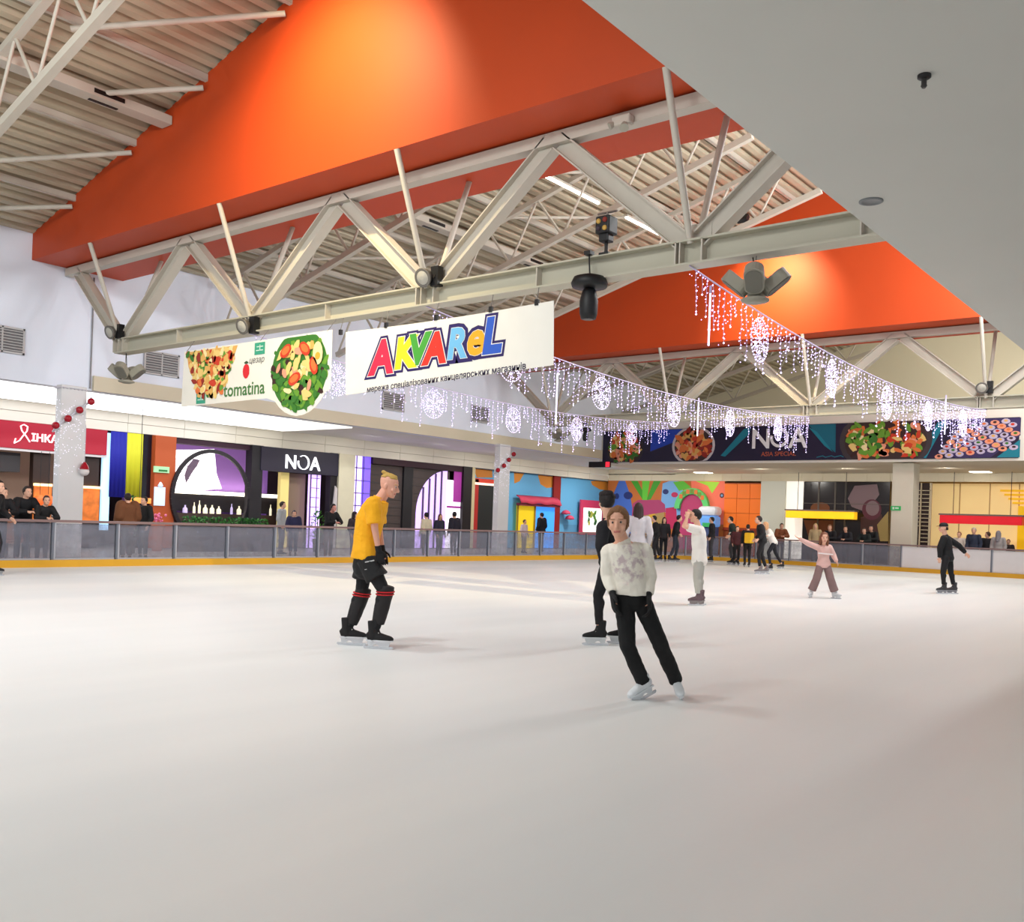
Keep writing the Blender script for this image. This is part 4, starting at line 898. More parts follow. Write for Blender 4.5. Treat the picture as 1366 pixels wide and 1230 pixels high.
# ================================================================== NOA BANNER ON THE FAR WALL
t = thing('wall_banner', (XE - .05, 17, 4.5), 'long dark navy NOA banner with bowls of food on the far upper wall', 'banner')
def fw(px, py, h=0.0):
    p = on_x(px, py, XE - .05 - h); return p
cz0, cz1 = 4.52, 6.06; yl, yr = 26.3, 7.62
NX = XE - .05
mb = MB(); mb.box((NX, yr, cz0), (NX + .03, yl, cz1)); mb.build('sheet', mat('banner_navy', (34, 28, 58), .5), t)
def yy(px): return on_x(px, 590, NX).y
zmid = (cz0 + cz1) / 2
mb = MB()
def streak(pts, mi, h): mb.poly([V((NX - h, y, z)) for y, z in pts], mi)
streak([(yy(868), cz0 + .5), (yy(905), cz0 + 1.0), (yy(912), cz1 - .02), (yy(868), cz1 - .02)], 0, .003)
streak([(yy(962), cz0 + .25), (yy(968), cz0 + .2), (yy(1000), cz1 - .3), (yy(1000), cz1 - .05), (yy(992), cz1 - .1)], 1, .003)
streak([(yy(1078), cz1 - .02), (yy(1114), cz1 - .02), (yy(1115), cz0 + .3), (yy(1098), cz0 + .75)], 2, .003)
streak([(yy(1078), cz1 - .12), (yy(1090), cz1 - .35), (yy(1112), cz0 + .32), (yy(1100), cz0 + .6)], 1, .004)
streak([(yy(1226), cz0 + .1), (yy(1250), cz1 - .1), (yy(1262), cz1 - .02), (yy(1236), cz0 + .02)], 1, .003)
streak([(yy(1330), cz0 + .02), (yy(1361), cz0 + .02), (yy(1361), cz0 + .7)], 1, .003)
for k in range(9):
    a, b_ = yy(1090 + k * 4), yy(1094 + k * 4); streak([(a, cz0 + .1 + .03 * (k % 3)), (b_, cz0 + .1 + .03 * ((k + 1) % 3)), (b_, cz0 + .13 + .03 * ((k + 1) % 3)), (a, cz0 + .13 + .03 * (k % 3))], 1, .003)
mb.build('streak_print', [flat((36, 72, 190)), flat((26, 128, 150)), flat((22, 104, 128))], t)
def disc(mb, c, rx, rz, mi, h, a0=0, a1=360, n=30, cl=True):
    pts = []
    for k in range(n + 1):
        a = math.radians(a0 + (a1 - a0) * k / n); z = c[1] + rz * math.sin(a)
        pts.append(V((NX - h, c[0] - rx * math.cos(a), min(max(z, cz0 + .01), cz1 - .01) if cl else z)))
    mb.poly(pts, mi)
inb = lambda c: (lambda x, z: cz0 + .06 < c[1] + z < cz1 - .06)
dishes = [((yy(834), 5.2), 1.0, .95, (52, 46, 54), [0, 3, 8, 2, 1, 5, 8, 4], 100), ((yy(925), 5.25), 1.05, .92, (206, 200, 204), [2, 3, 5, 3, 5, 6, 8], 80), ((yy(1180), 5.3), 1.75, 1.4, (64, 56, 62), [1, 1, 3, 3, 2, 4, 9, 8], 120)]
for c, rx, rz, pc, pal, n in dishes:
    mb = MB(); disc(mb, c, rx * 1.06, rz * 1.0, 10, .005); disc(mb, c, rx * .94, rz * .88, 11, .006)
    food(mb, V((NX, c[0], c[1])), UXB, UZ, rx * .88, pal, n, .2, lambda x, z, c=c: cz0 + .1 < c[1] + z < cz1 - .1, 0, .008, sq=rz / rx)
    mb.build('dish_print', FM + [flat(pc), flat((60, 44, 44))], t)
mb = MB(); c = (yy(1180), 5.55); food(mb, V((NX, yy(1157), 5.45)), UXB, UZ, .75, [1, 1, 1, 7, 0], 30, .2, lambda x, z: cz0 + .1 < 5.45 + z < cz1 - .1, 0, .026)
mb.build('salad_print', FM, t)
mb = MB()       # rows of rolls
yc = yy(1310)
streak([(yy(1258), cz0 + .3), (yy(1276), cz0 + .02), (yy(1322), cz0 + .02), (yy(1361), cz0 + .85), (yy(1361), cz1 - .02), (yy(1300), cz1 - .02)], 11, .005)
for i in range(8):
    for j in range(8):
        x = -1.55 + i * .38 + j * .14; z = -.62 + j * .19 + i * .045
        if cz0 + .06 < 5.22 + z < cz1 - .1 and yc - x > yr + .12:
            blob(mb, V((NX, yc - x, 5.22 + z)), UXB, UZ, .16, .1, 0, 10 if (i + j) % 3 else 8, .008, 10, .06)
            blob(mb, V((NX, yc - x, 5.22 + z + .02)), UXB, UZ, .07, .045, 0, rnd.choice([3, 0, 2, 9, 5]), .011, 8, .1)
mb.build('rolls_print', FM + [flat((196, 186, 214)), flat((58, 48, 96))], t)
yn = yy(1039)
mb = MB(); text_mb(mb, 'N', V((NX, yn + .84, 5.08)), UXB, UZ, 1.22, 0, .006, .02, push=.01); text_mb(mb, 'A', V((NX, yn - .86, 5.08)), UXB, UZ, 1.22, 0, .006, .02, push=.01)
R0, R1 = .43, .30
for k in range(40):
    a0, a1 = math.radians(120 - 315 * k / 40), math.radians(120 - 315 * (k + 1) / 40)
    q = [V((NX - .012, yn - .02 - R * math.cos(a), 5.52 + R * math.sin(a))) for R, a in ((R0, a0), (R0, a1), (R1, a1), (R1, a0))]
    mb.poly(q)
mb.build('lettering', flat((240, 240, 244)), t)
mb = MB(); text_mb(mb, 'ASIA SPECIAL', V((NX, yn + .0, 4.72)), UXB, UZ, .27, 0, .004, .002, push=.01)
mb.build('tagline', flat((186, 92, 66)), t)
# red-ended sign box hung below the banner's left end
p = on_x(800, 620, 38.9)
t = thing('led_display', (38.9, p.y, p.z), 'black text display with a red lit end below the left end of the NOA banner', 'display')
mb = MB(); mb.bbox((38.85, p.y - .62, p.z - .13), (38.97, p.y + .62, p.z + .15), .012); mb.build('case', mat('display_black', (20, 16, 16), .4), t)
mb = MB(); mb.box((38.84, p.y - .6, p.z - .11), (38.849, p.y - .38, p.z + .13)); mb.build('red_end', glow((255, 40, 60), 1.2), t)
mb = MB(); mb.tube((38.91, p.y - .4, p.z + .14), (39.9, p.y - .4, p.z + .14), .015, n=6); mb.tube((38.91, p.y + .4, p.z + .14), (39.9, p.y + .4, p.z + .14), .015, n=6); mb.build('bracket', m_clip, t)

# ================================================================== ICICLE LIGHT GARLANDS
m_wire = mat('lead_wire', (206, 196, 226), .5)
m_bead = mat('violet_white_bulb', (206, 186, 255), .4, emit=4.2, ergb=(204, 186, 255))
m_bead2 = mat('white_bulb', (240, 232, 255), .4, emit=3.2, ergb=(222, 208, 255))
r2 = random.Random(11)
def garland(Y, z_end, sag, label):
    t = thing('icicle_garland', (22.0, Y, z_end - sag), label, 'light garland', 'icicle light garlands across the ice')
    def zc(X): u = (X - 12.7) / 18.9; return z_end - sag * 4 * u * (1 - u)
    mb = MB(); mb.path([V((12.7 + 18.9 * k / 30, Y, zc(12.7 + 18.9 * k / 30))) for k in range(31)], .012, 5); mb.build('cable', m_wire, t)
    n = 92
    for k in range(n):
        X = 12.8 + 18.6 * (k + .5) / n + r2.uniform(-.04, .04); L = r2.choice((.35, .5, .7, .85, .6, 1.05)) * r2.uniform(.85, 1.15)
        z = zc(X); mb = MB(); pts = [V((X, Y, z))]; q = V((X, Y, z))
        seg = max(2, int(L / .15))
        for j in range(seg):
            q = q + V((r2.uniform(-.012, .012), r2.uniform(-.012, .012), -L / seg)); pts.append(q.copy())
        mb.path(pts, .0045, 4, 0)
        zz = z - .05
        while zz > z - L:
            f = (z - zz) / L * seg; i0 = min(int(f), seg - 1); c = pts[i0].lerp(pts[i0 + 1], f - i0)
            mb.octa(c + V((r2.uniform(-.02, .02), r2.uniform(-.02, .02), 0)), r2.uniform(.010, .017), 1); zz -= r2.uniform(.06, .1)
        for _ in range(5): mb.octa(V((X + r2.uniform(-.11, .11), Y + r2.uniform(-.08, .08), z - L * r2.random() * 1.05 - .03)), r2.uniform(.007, .012), 1)
        mb.octa(pts[-1], .018, 2)
        mb.build('light_strand', [m_wire, m_bead, m_bead2], t)
    return zc
zA = garland(6.95, 5.36, .46, 'icicle light garland nearest the low white ceiling, rising against the far orange gable')
zB = garland(12.4, 5.36, .46, 'middle icicle light garland, emerging behind the right end of the AKVAREL banner')
zC = garland(17.8, 5.36, .46, 'icicle light garland nearest the left wall, seen below the AKVAREL banner')
# snowflake wheels
def wheel_proto(R=.37):
    t = thing('snowflake_light', (0, 0, 0), '', 'light ornament')
    mb = MB(); N = 36
    ring = [V((R * math.cos(2 * math.pi * k / N), 0, R * math.sin(2 * math.pi * k / N))) for k in range(N + 1)]
    mb.path(ring, .008, 6, 0)
    for p in ring[:-1]: mb.octa(p, .015, 1)
    mb.build('rim', [m_wire, m_bead2], t)
    mb = MB()
    for k in range(6):
        a = math.pi / 3 * k + math.pi / 6; d = V((math.cos(a), 0, math.sin(a))); mb.tube(V((0, 0, 0)), d * R, .006, n=5)
        for j in range(1, 8): mb.octa(d * R * j / 8, .013, 1)
        for sgn in (-1, 1):
            e = V((math.cos(a + sgn * .6), 0, math.sin(a + sgn * .6))); s0 = d * R * .5; mb.tube(s0, s0 + e * R * .36, .008, n=5)
            for j in (1, 2, 3): mb.octa(s0 + e * R * .36 * j / 3, .012, 1)
    rr = R * .55
    for k in range(18): mb.octa(V((rr * math.cos(k * math.pi / 9), 0, rr * math.sin(k * math.pi / 9))), .012, 1)
    for _ in range(45):
        a, q = r2.uniform(0, 6.28), R * math.sqrt(r2.random()); mb.octa(V((q * math.cos(a), r2.uniform(-.02, .02), q * math.sin(a))), r2.uniform(.008, .013), 1)
    mb.build('star', [m_wire, m_bead2], t)
    mb = MB(); mb.tube((0, 0, R), (0, 0, R + .1), .008, n=5); mb.build('hook', m_wire, t)
    return t
wp = wheel_proto(); first = True
for Y, zf, lb in ((6.95, zA, 'garland nearest the low white ceiling'), (12.4, zB, 'middle garland'), (17.8, zC, 'garland nearest the left wall')):
    for k, X in enumerate((15.25, 18.65, 22.1, 25.4, 28.8)):
        o = wp if first else copy_tree(wp); first = False
        o.location = (X, Y, zf(X) - .46); o.rotation_euler = (0, 0, r2.uniform(-.12, .12))
        tag(o, 'white snowflake wheel, %s from the near truss, %s' % (('first', 'second', 'third', 'fourth', 'fifth')[k], lb), 'light ornament', 'snowflake wheels on the garlands')
# dripping LED tubes
for i, (px, py0, py1, Y, lb) in enumerate(((948, 383, 462, 6.95, 'on the nearest garland, against the far orange gable'), (744, 492, 566, 12.4, 'at the near end of the middle garland'), (932, 532, 582, 12.4, 'on the middle garland, before the NOA banner'), (1262, 528, 580, 6.95, 'before the right part of the NOA banner'))):
    a, b_ = on_y(px, py0, Y), on_y(px, py1, Y)
    t = thing('led_tube', (a.x, Y, b_.z), 'thin vertical white LED tube ' + lb, 'light tube', 'dripping LED tubes')
    mb = MB(); mb.tube((a.x, Y, b_.z), (a.x, Y, a.z - .08), .014, n=8); mb.build('tube', mat('led_tube_white', (226, 218, 255), .4, emit=3.5), t)
    mb = MB(); mb.tube((a.x, Y, a.z - .1), (a.x, Y, a.z + .02), .02, n=8); mb.build('cap', m_wire, t)

# ================================================================== EQUIPMENT ON THE TRUSSES
m_spk = mat('speaker_grey', (150, 146, 132), .55); m_grill = mat('speaker_grille', (118, 116, 106), .7, bump=.6, bscale=220); m_blk = mat('matt_black', (22, 22, 24), .5)
def cluster(X, Y, z, ztop, label, rot=0.0):
    t = thing('speaker_cluster', (X, Y, z), label, 'loudspeakers', 'grey horn speaker clusters under the trusses')
    mb = MB(); mb.lathe((X, Y, z - .16), (0, 0, 1), [(.1, 0), (.2, .03), (.2, .06), (.09, .1), (.07, .3), (.11, .32), (.11, .36), (.03, .38)], 16); mb.build('hub', m_spk, t)
    for k in range(4):
        a = rot + k * math.pi / 2; d = V((math.cos(a), math.sin(a), 0)); ax = (d * .75 + V((0, 0, .62))).normalized()
        nrm = (d * .62 - V((0, 0, .75))).normalized(); sd = V((-d.y, d.x, 0))
        c0 = V((X, Y, z)) + d * .2 + V((0, 0, -.03))
        mb = MB(); pr = []; N = 18
        for i in range(N):                       # rounded slab, stadium outline along ax
            q = 2 * math.pi * i / N; lx = .14 * math.cos(q); lz = .12 * math.sin(q) + (.16 if math.sin(q) > 0 else -.04)
            pr.append(c0 + sd * lx + ax * (lz + .1))
        mb.prism(pr, nrm * -.17); mb.build('speaker_shell', m_spk, t)
        mb = MB(); mb.prism([c0 + ax * .16 + (p - c0 - ax * .16) * .86 + nrm * .012 for p in pr], nrm * -.01); mb.build('speaker_grille', m_grill, t)
    mb = MB(); mb.tube((X, Y, z + .2), (X, Y + .06, ztop), .01, n=6); mb.tube((X - .05, Y, z + .2), (X - .05, Y - .02, ztop), .005, n=5); mb.build('hanging_cable', m_clip, t)
cluster(12.8, 5.93, 4.86, 5.38, 'grey cluster of horn speakers under the near truss, in front of the far orange gable', .35)
cluster(12.8, 23.1, 4.76, 5.38, 'grey cluster of horn speakers under the left end of the near truss', .6)
cluster(31.5, 22.95, 4.9, 5.38, 'grey cluster of horn speakers under the left end of the far truss', .6)
def hanging_light(X, Y, z0, zt, sc, label):
    t = thing('stage_light', (X, Y, z0), label, 'stage light')
    mb = MB(); mb.lathe((X, Y, z0), (0, 0, 1), [(.05 * sc, 0), (.12 * sc, .01), (.145 * sc, .1 * sc), (.15 * sc, .3 * sc), (.11 * sc, .46 * sc), (.08 * sc, .5 * sc)], 18); mb.build('lamp_barrel', m_blk, t)
    mb = MB(); mb.lathe((X, Y, z0 + .5 * sc), (0, 0, 1), [(.1 * sc, 0), (.28 * sc, .02 * sc), (.3 * sc, .08 * sc), (.26 * sc, .17 * sc), (.1 * sc, .22 * sc)], 20); mb.build('base_disc', m_blk, t)
    mb = MB(); mb.lathe((X, Y, z0 - .002), (0, 0, 1), [(.085 * sc, 0), (.085 * sc, .01)], 16); mb.build('lens', mat('lamp_lens', (66, 66, 74), .1), t)
    mb = MB(); mb.tube((X, Y, z0 + .7 * sc), (X, Y + .03, zt), .014, n=6); mb.box((X - .06, Y - .03, zt - .02), (X + .06, Y + .09, zt + .04)); mb.build('clamp_rod', m_clip, t)
hanging_light(12.62, 8.7, 4.72, 5.78, 1.0, 'black moving stage light hanging from the near truss, right of the AKVAREL banner')
hanging_light(31.3, 21.5, 4.72, 5.4, .75, 'small black stage light hanging under the left end of the far truss')
def par(X, Y, z, label, R=.17, d=(-.92, -.1, -.38)):
    t = thing('flood_lamp', (X, Y, z), label, 'lamp', 'round lamps at the truss nodes')
    d = V(d).normalized(); c = V((X, Y, z))
    mb = MB(); mb.lathe(c - d * .14, d, [(R * .4, 0), (R * .75, .05), (R, .16), (R * 1.04, .2), (R * .92, .2)], 18); mb.build('lamp_head', mat('lamp_grey', (104, 100, 94), .4), t)
    mb = MB(); mb.lathe(c + d * .035, d, [(R * .9, 0), (R * .7, .03), (R * .2, .05)], 18); mb.build('lamp_glass', mat('lamp_glass', (176, 172, 160), .2), t)
    mb = MB(); a = V((-d.y, d.x, 0)).normalized()
    mb.bar(c + a * (R + .03) - d * .03, c + a * (R + .03) + V((.14, 0, -.02)), .03, .06); mb.box(tuple(c + a * (R + .02) + V((.05, -.08, -.16))), tuple(c + a * (R + .02) + V((.2, .1, .2)))); mb.build('bracket', m_blk, t)
for px, py, X, lb in ((148, 443, 12.5, 'at the left end node of the near truss'), (325, 435, 12.5, 'on a near truss node above the tomatina banner'), (566, 370, 12.5, 'on a near truss node above the AKVAREL banner'), (1310, 517, 31.2, 'on a far truss node near the right edge')):
    q = on_x(px, py, X); par(X, q.y, q.z, 'round grey lamp ' + lb)
# projector and camera
q = on_x(805, 305, 12.6)
t = thing('light_projector', (12.6, q.y, 5.8), 'black projector with coloured lenses standing on the lower chord of the near truss', 'projector')
mb = MB(); mb.tube((12.7, q.y, 5.74), (12.7, q.y, 5.98), .03, n=8); mb.box((12.62, q.y - .09, 5.74), (12.78, q.y + .09, 5.77)); mb.build('stand', m_blk, t)
mb = MB(); mb.bbox((12.55, q.y - .13, 6.06), (12.82, q.y + .13, 6.34), .025); mb.bbox((12.6, q.y - .09, 5.94), (12.78, q.y + .09, 6.08), .02); mb.build('housing', m_blk, t)
mb = MB()
for i, (dy, dz) in enumerate(((.06, .2), (-.06, .21), (.06, .09), (-.06, .08))): mb.lathe((12.55, q.y + dy, 6.05 + dz), (-1, 0, 0), [(.04, 0), (.04, .02), (.015, .03)], 12, i % 3)
mb.build('lens', [flat((200, 160, 80)), flat((140, 50, 40)), flat((60, 50, 60))], t)
mb = MB()
mb.tube((12.7, q.y - .18, 6.42), (12.7, q.y + .18, 6.42), .018, n=6)
mb.tube((12.7, q.y, 6.33), (12.7, q.y, 6.43), .02, n=6); mb.build('handle', mat('bracket_steel', (120, 110, 104), .4, metal=.6), t)
q = on_x(833, 163, 12.65)
t = thing('junction_head', (12.65, q.y, q.z - .1), 'small cream lamp head on the upper chord of the near truss', 'lamp')
mb = MB(); mb.bbox((12.52, q.y - .17, q.z - .08), (12.68, q.y + .17, q.z + .08), .03); mb.build('box', m_steel, t)
mb = MB(); mb.lathe((12.56, q.y - .06, q.z - .06), (-.5, -.3, -.8), [(.04, 0), (.07, .1), (.075, .13)], 12); mb.lathe((12.56, q.y + .12, q.z - .02), (-.5, .6, -.5), [(.03, 0), (.06, .08), (.06, .1)], 12); mb.build('spout', mat('spout_grey', (170, 166, 152), .4), t)
# gable floodlights: the real source of the hot spots on the orange
def gable_flood(X, Y, z, target, label, power, spread):
    t = thing('floodlight', (X, Y, z), label, 'floodlight', 'roof floodlights that wash the gables')
    c = V((X, Y, z)); d = (V(target) - c).normalized(); r, u = frame(d)
    mb = MB(); mb.obox(c - d * .1, r * .17, u * .12, d * .08); mb.build('case', m_blk, t)
    mb = MB(); mb.obox(c - d * .018, r * .14, u * .09, d * .003); mb.build('glass', mat('flood_glass', (255, 236, 200), .3, emit=30), t)
    mb = MB(); mb.tube(c - d * .1 + UP * .1, V((X, Y, roof_z(Y) - .1)), .02, n=6); mb.build('drop_rod', m_steel, t)
    L = bpy.data.lights.new('floodlight_beam', 'SPOT'); L.energy = power; L.color = (1, .8, .46); L.spot_size = math.radians(spread); L.spot_blend = 1.0; L.shadow_soft_size = .08
    o = bpy.data.objects.new('floodlight_beam', L); COL.objects.link(o); o.location = c + d * .06; o.rotation_euler = d.to_track_quat('-Z', 'Y').to_euler(); o.parent = t; o.location = d * .06
gable_flood(8.5, 13.2, 11.4, (11.8, 14.1, 8.8), 'floodlight hung from the roof before the near orange gable', 3400, 96)
q = on_x(990, 292, 28.3)
gable_flood(27.9, 13.4, 11.2, (30.5, 13.4, 9.3), 'floodlight hung from the roof before the far orange gable, a bright dot', 2200, 84)
# ================================================================== LEFT SHOP FRONTS (plane Y = SY)
def sb(name, px0, py0, px1, py1, m, label=None, cat=None, parent=None, dy=0.0, th=.12, group=None, z0=None, z1=None):
    a, b = on_y(px0, py0, SY), on_y(px1, py1, SY)
    zz1 = a.z if z1 is None else z1; zz0 = b.z if z0 is None else z0
    mb = MB(); mb.box((a.x, SY + dy, zz0), (b.x, SY + dy + th, zz1)); o = mb.build(name, m, parent)
    if label: tag(o, label, cat, group)
    return o
def sx(px, py=650): return on_y(px, py, SY).x
def sz(px, py): return on_y(px, py, SY).z
YF = V((1, 0, 0))
# --- red restaurant
t = thing('shop_sign', (14.0, SY, 3.1), 'long red restaurant sign with white Cyrillic letters, left of and behind the left column', 'sign')
sb('sign_board', -20, 557, 140, 606, mat('sign_red', (166, 12, 42), .45), parent=t, dy=-.12, z0=3.15, z1=4.0)
mb = MB(); text_mb(mb, 'ІНКАЛ', V((sx(36.5), SY - .13, 3.42)), (1, 0, 0), (0, 0, 1), .34, 0, .03, .006, align='LEFT')
K = V((sx(26), SY - .14, 3.52))
def stroke(mb, pts, w):
    for p, q in zip(pts, pts[1:]): mb.bar(V(p), V(q), w, .02)
sc = lambda x, z: K + V((x, 0, z))
stroke(mb, [sc(-.28, -.22), sc(-.12, -.12), sc(.0, .06), sc(.1, .2), sc(.12, .34), sc(0, .4), sc(-.1, .34), sc(-.06, .2), sc(.06, .06), sc(.2, -.14)], .075)
stroke(mb, [sc(-.28, -.22), sc(-.24, -.06)], .07)
mb.build('lettering', glow((255, 236, 236), 1.0), t)
mb = MB(); mb.box((sx(-20), SY - .1, 3.07), (sx(139), SY + .02, 3.14)); mb.build('lower_trim', flat((206, 200, 200)), t)
# interior of the red restaurant
mb = MB(); mb.box((9.5, 34.0, 0), (17, 34.1, 4.0)); tag(mb.build('restaurant_back_wall', mat('rest_wall', (196, 160, 138), .7)), 'pinkish beige back wall of the red-signed restaurant', 'wall panel')
sb('hood', -20, 600, 34, 630, mat('hood_dark', (52, 48, 50), .4), 'dark grey hood hanging under the red sign at the left edge', 'hood', dy=.4, th=1.6)
sb('wood_partition', 47, 600, 68, 655, mat('dark_wood', (44, 26, 20), .5), 'dark brown wood partition left of the left column', 'partition', dy=.1, th=.25, z0=0)
sb('wood_partition', 113, 606, 133, 655, MATS['dark_wood'], 'dark brown wood partition right of the left column', 'partition', dy=.1, th=.25, z0=0)
for px0, px1, lb in ((46, 68, 'left of'), (108, 132, 'right of')):
    a, b = on_y(px0, 655, SY), on_y(px1, 692, SY)
    t = thing('glow_shelf', ((a.x + b.x) / 2, SY, 1.0), 'amber glowing back-lit booth panel %s the left column' % lb, 'lit panel', 'amber booth panels')
    mb = MB(); mb.box((a.x, SY + .02, .9), (b.x, SY + .08, 2.0)); mb.build('panel', mat('amber_panel', (196, 104, 40), .5, emit=.5, var=.5, vscale=3), t)
    mb = MB(); mb.box((a.x, SY - .02, 2.0), (b.x, SY + .09, 2.08)); mb.build('light_strip', glow((255, 206, 140), 3.0), t)
for k, (px, lb) in enumerate(((53, 'left of the left column'), (64, 'just beside the left column'))):
    c = on_y(px, 667, SY - .4)
    t = thing('lantern', (c.x, SY - .4, c.z), 'round orange lantern %s' % lb, 'lantern', 'orange lanterns')
    mb = MB(); mb.ball(c, (.16, .16, .17), 12, 8); mb.build('shade', glow((240, 96, 40), .8), t)
    mb = MB(); mb.tube(c + UP * .16, V((c.x, c.y, 3.1)), .008, n=5); mb.build('cord', m_clip, t)
# --- hanging cloths in blue and yellow
sb('light_strip', 139, 577, 146, 660, glow((170, 214, 250), 1.1), 'narrow pale blue lit strip left of the blue cloth', 'lit panel', z0=.6)
def cloth(px0, px1, colr, name, label):
    a, b = on_y(px0, 577, SY), on_y(px1, 663, SY); N = 12; mb = MB(); vs = []
    for k in range(N + 1):
        x = a.x + (b.x - a.x) * k / N
        for z in (1.75, 3.2, 4.0): vs.append((x, SY - .05 + .018 * math.sin(k * 2.1), z))
    mb.add(vs, [(3 * k + j, 3 * k + 3 + j, 3 * k + 4 + j, 3 * k + 1 + j) for k in range(N) for j in range(2)], 0, True)
    o = mb.build(name, mat(name + '_' + label.split()[0], colr, .7))
    md = o.modifiers.new('s', 'SOLIDIFY'); md.thickness = .012
    tag(o, label, 'cloth', 'hanging flag cloths')
cloth(147, 165.5, (24, 28, 150), 'hanging_cloth', 'deep blue long cloth hanging beside the yellow one')
cloth(167, 187, (206, 204, 40), 'hanging_cloth', 'yellow long cloth hanging left of the orange pillar')
sb('shopfront_glass', 188, 580, 202, 690, mat('dark_glass', (26, 24, 34), .12), 'narrow dark glass shop front between yellow cloth and orange pillar', 'shop front', z0=0, z1=4.0)
t = thing('pillar_cladding', (sx(214), SY, 0), 'orange clad pillar with green exit sign between yellow cloth and white lit shop', 'pillar')
sb('cladding', 203, 580, 226.5, 690, mat('pillar_orange', (178, 80, 36), .6), parent=t, dy=-.25, th=.5, z0=0, z1=4.0)
c = on_y(215, 626.5, SY - .26); mb = MB(); mb.box((c.x - .3, SY - .3, c.z - .11), (c.x + .3, SY - .255, c.z + .11)); mb.build('exit_sign', glow((150, 196, 150), .5), t)
mb = MB(); mb.box((c.x - .12, SY - .305, c.z - .07), (c.x + .22, SY - .301, c.z + .0)); mb.build('exit_pictogram', flat((40, 120, 60)), t)
c = on_y(212.5, 661, SY - .26)
mb = MB(); mb.box((c.x - .21, SY - .29, c.z - .36), (c.x + .21, SY - .255, c.z + .3)); mb.lathe((c.x + .02, SY - .28, c.z + .3), (0, 0, 1), [(.06, 0), (.1, .05), (.05, .14), (.02, .18)], 10); mb.build('notice', glow((206, 226, 244), .35), t)
# pink flower pot and lamp in front of it
c = on_y(211, 686, 29.5); 
t = thing('flower_pot', (c.x, 29.5, 0), 'pink flowers in a pot in front of the orange pillar', 'flowers')
mb = MB(); mb.lathe((c.x, 29.5, -.03), (0, 0, 1), [(.16, 0), (.22, .9), (.2, .92), (.02, .9)], 14); mb.build('pot', flat((170, 90, 60)), t)
mb = MB()
for k in range(26): mb.ball((c.x + rnd.uniform(-.2, .2), 29.5 + rnd.uniform(-.2, .2), .95 + rnd.uniform(0, .28)), rnd.uniform(.03, .06), 6, 4)
mb.build('blossom', flat((226, 120, 160)), t)
# --- white lit restaurant with arch
NOA_Y = 32.6
t = thing('restaurant_bar', (21.5, NOA_Y, 0), 'lit bar of the Asian restaurant with purple wall above a white glowing counter', 'bar')
mb = MB(); mb.box((19.0, 34.2, 0), (25.6, 34.3, 4.02)); mb.build('purple_wall', mat('purple_wall', (146, 104, 186), .6, emit=.08), t)
mb = MB(); mb.box((19.0, NOA_Y, 2.02), (sx(383) + .9, NOA_Y + .5, 2.16)); mb.build('glow_counter', glow((255, 246, 226), 3.2), t)
mb = MB(); mb.box((19.0, NOA_Y + .1, 1.35), (sx(383) + .9, NOA_Y + 1.0, 2.02)); mb.build('dark_shelf', mat('shelf_dark', (34, 28, 34), .6), t)
mb = MB(); mb.box((19.0, NOA_Y - .2, 0), (sx(383) + .9, NOA_Y + 1.2, 1.28)); mb.build('bar_front', mat('bar_brown', (72, 56, 50), .6), t)
bx = [on_y(q, 676, NOA_Y - .1).x for q in (247, 259, 266, 274, 283, 292, 309, 319, 361, 371)]
for k, X in enumerate(bx):
    mb = MB()
    h = (.3, .42, .5, .34, .34, .3, .42, .34, .46, .3)[k]; w = .09 if k in (0, 3, 4, 5, 7) else .05
    mb.lathe((X, NOA_Y - .1, 1.28), (0, 0, 1), [(w, 0), (w, h * .5), (w * .9, h * .6), (w * .35, h * .75), (w * .3, h)], 12)
    tag(mb.build('bottle', glow((244, 236, 206), .7) if k not in (0, 6) else glow((206, 190, 236), .6)), '%s bottle standing on the restaurant bar, counted from the orange pillar' % ('first', 'second', 'third', 'fourth', 'fifth', 'sixth', 'seventh', 'eighth', 'ninth', 'tenth')[k], 'bottle', 'bottles on the restaurant bar')
# white wing-shaped lit panel
pz = lambda px, py: V((on_y(px, py, SY + .3).x, SY + .3, on_y(px, py, SY + .3).z))
mb = MB(); mb.prism([pz(228, 600), pz(257, 600), pz(286, 599), pz(289, 632), pz(296, 652), pz(228, 657)], (0, .1, 0))
t = thing('backlit_wall_art', pz(258, 657), 'large white wing-shaped lit panel behind the dark arch', 'lit panel')
mb.build('panel', glow((255, 250, 252), 1.5), t)
mb = MB()
for k in range(5):
    q = pz(232, 612 + k * 9); q2 = pz(284 + k * 2, 613 + k * 8.4); mb.bar(q - V((0, .01, 0)), q2 - V((0, .01, 0)), .02, .03)
mb.build('seam', flat((222, 214, 222)), t)
mb = MB(); mb.prism([pz(246, 634), pz(250, 622), pz(258, 612), pz(266, 614), pz(262, 622), pz(256, 630), pz(248, 644)], (0, -.03, 0)); mb.build('bird_print', flat((110, 90, 110)), t)
sb('beam_maroon', 226, 583, 342, 601, mat('maroon_beam', (48, 14, 36), .6), 'dark maroon beam above the white lit panel', 'beam', dy=.05, th=.5)
t = thing('moon_arch', (sx(282), SY - .3, .3), 'slim dark round arch standing in front of the white lit panel', 'arch')
m_arch = mat('arch_dark', (30, 26, 32), .4)
c = on_y(282, 668, SY - .3); R = (on_y(333, 668, SY - .3).x - on_y(231, 668, SY - .3).x) / 2; ztop = on_y(283, 602, SY - .3).z; zc_ = 1.9
pts = []
for k in range(41):
    a = math.radians(-35 + 250 * k / 40); pts.append(V((c.x + R * math.cos(a), SY - .3, zc_ + (ztop - zc_) * math.sin(a) if a else zc_)))
for k in range(40):
    w = .06 + .10 * abs(1 - 2 * (k + .5) / 40) ** 1.5; mb = mb if k else MB(); mb.bar(pts[k], pts[k + 1], w, .14)
mb.build('ring', m_arch, t)
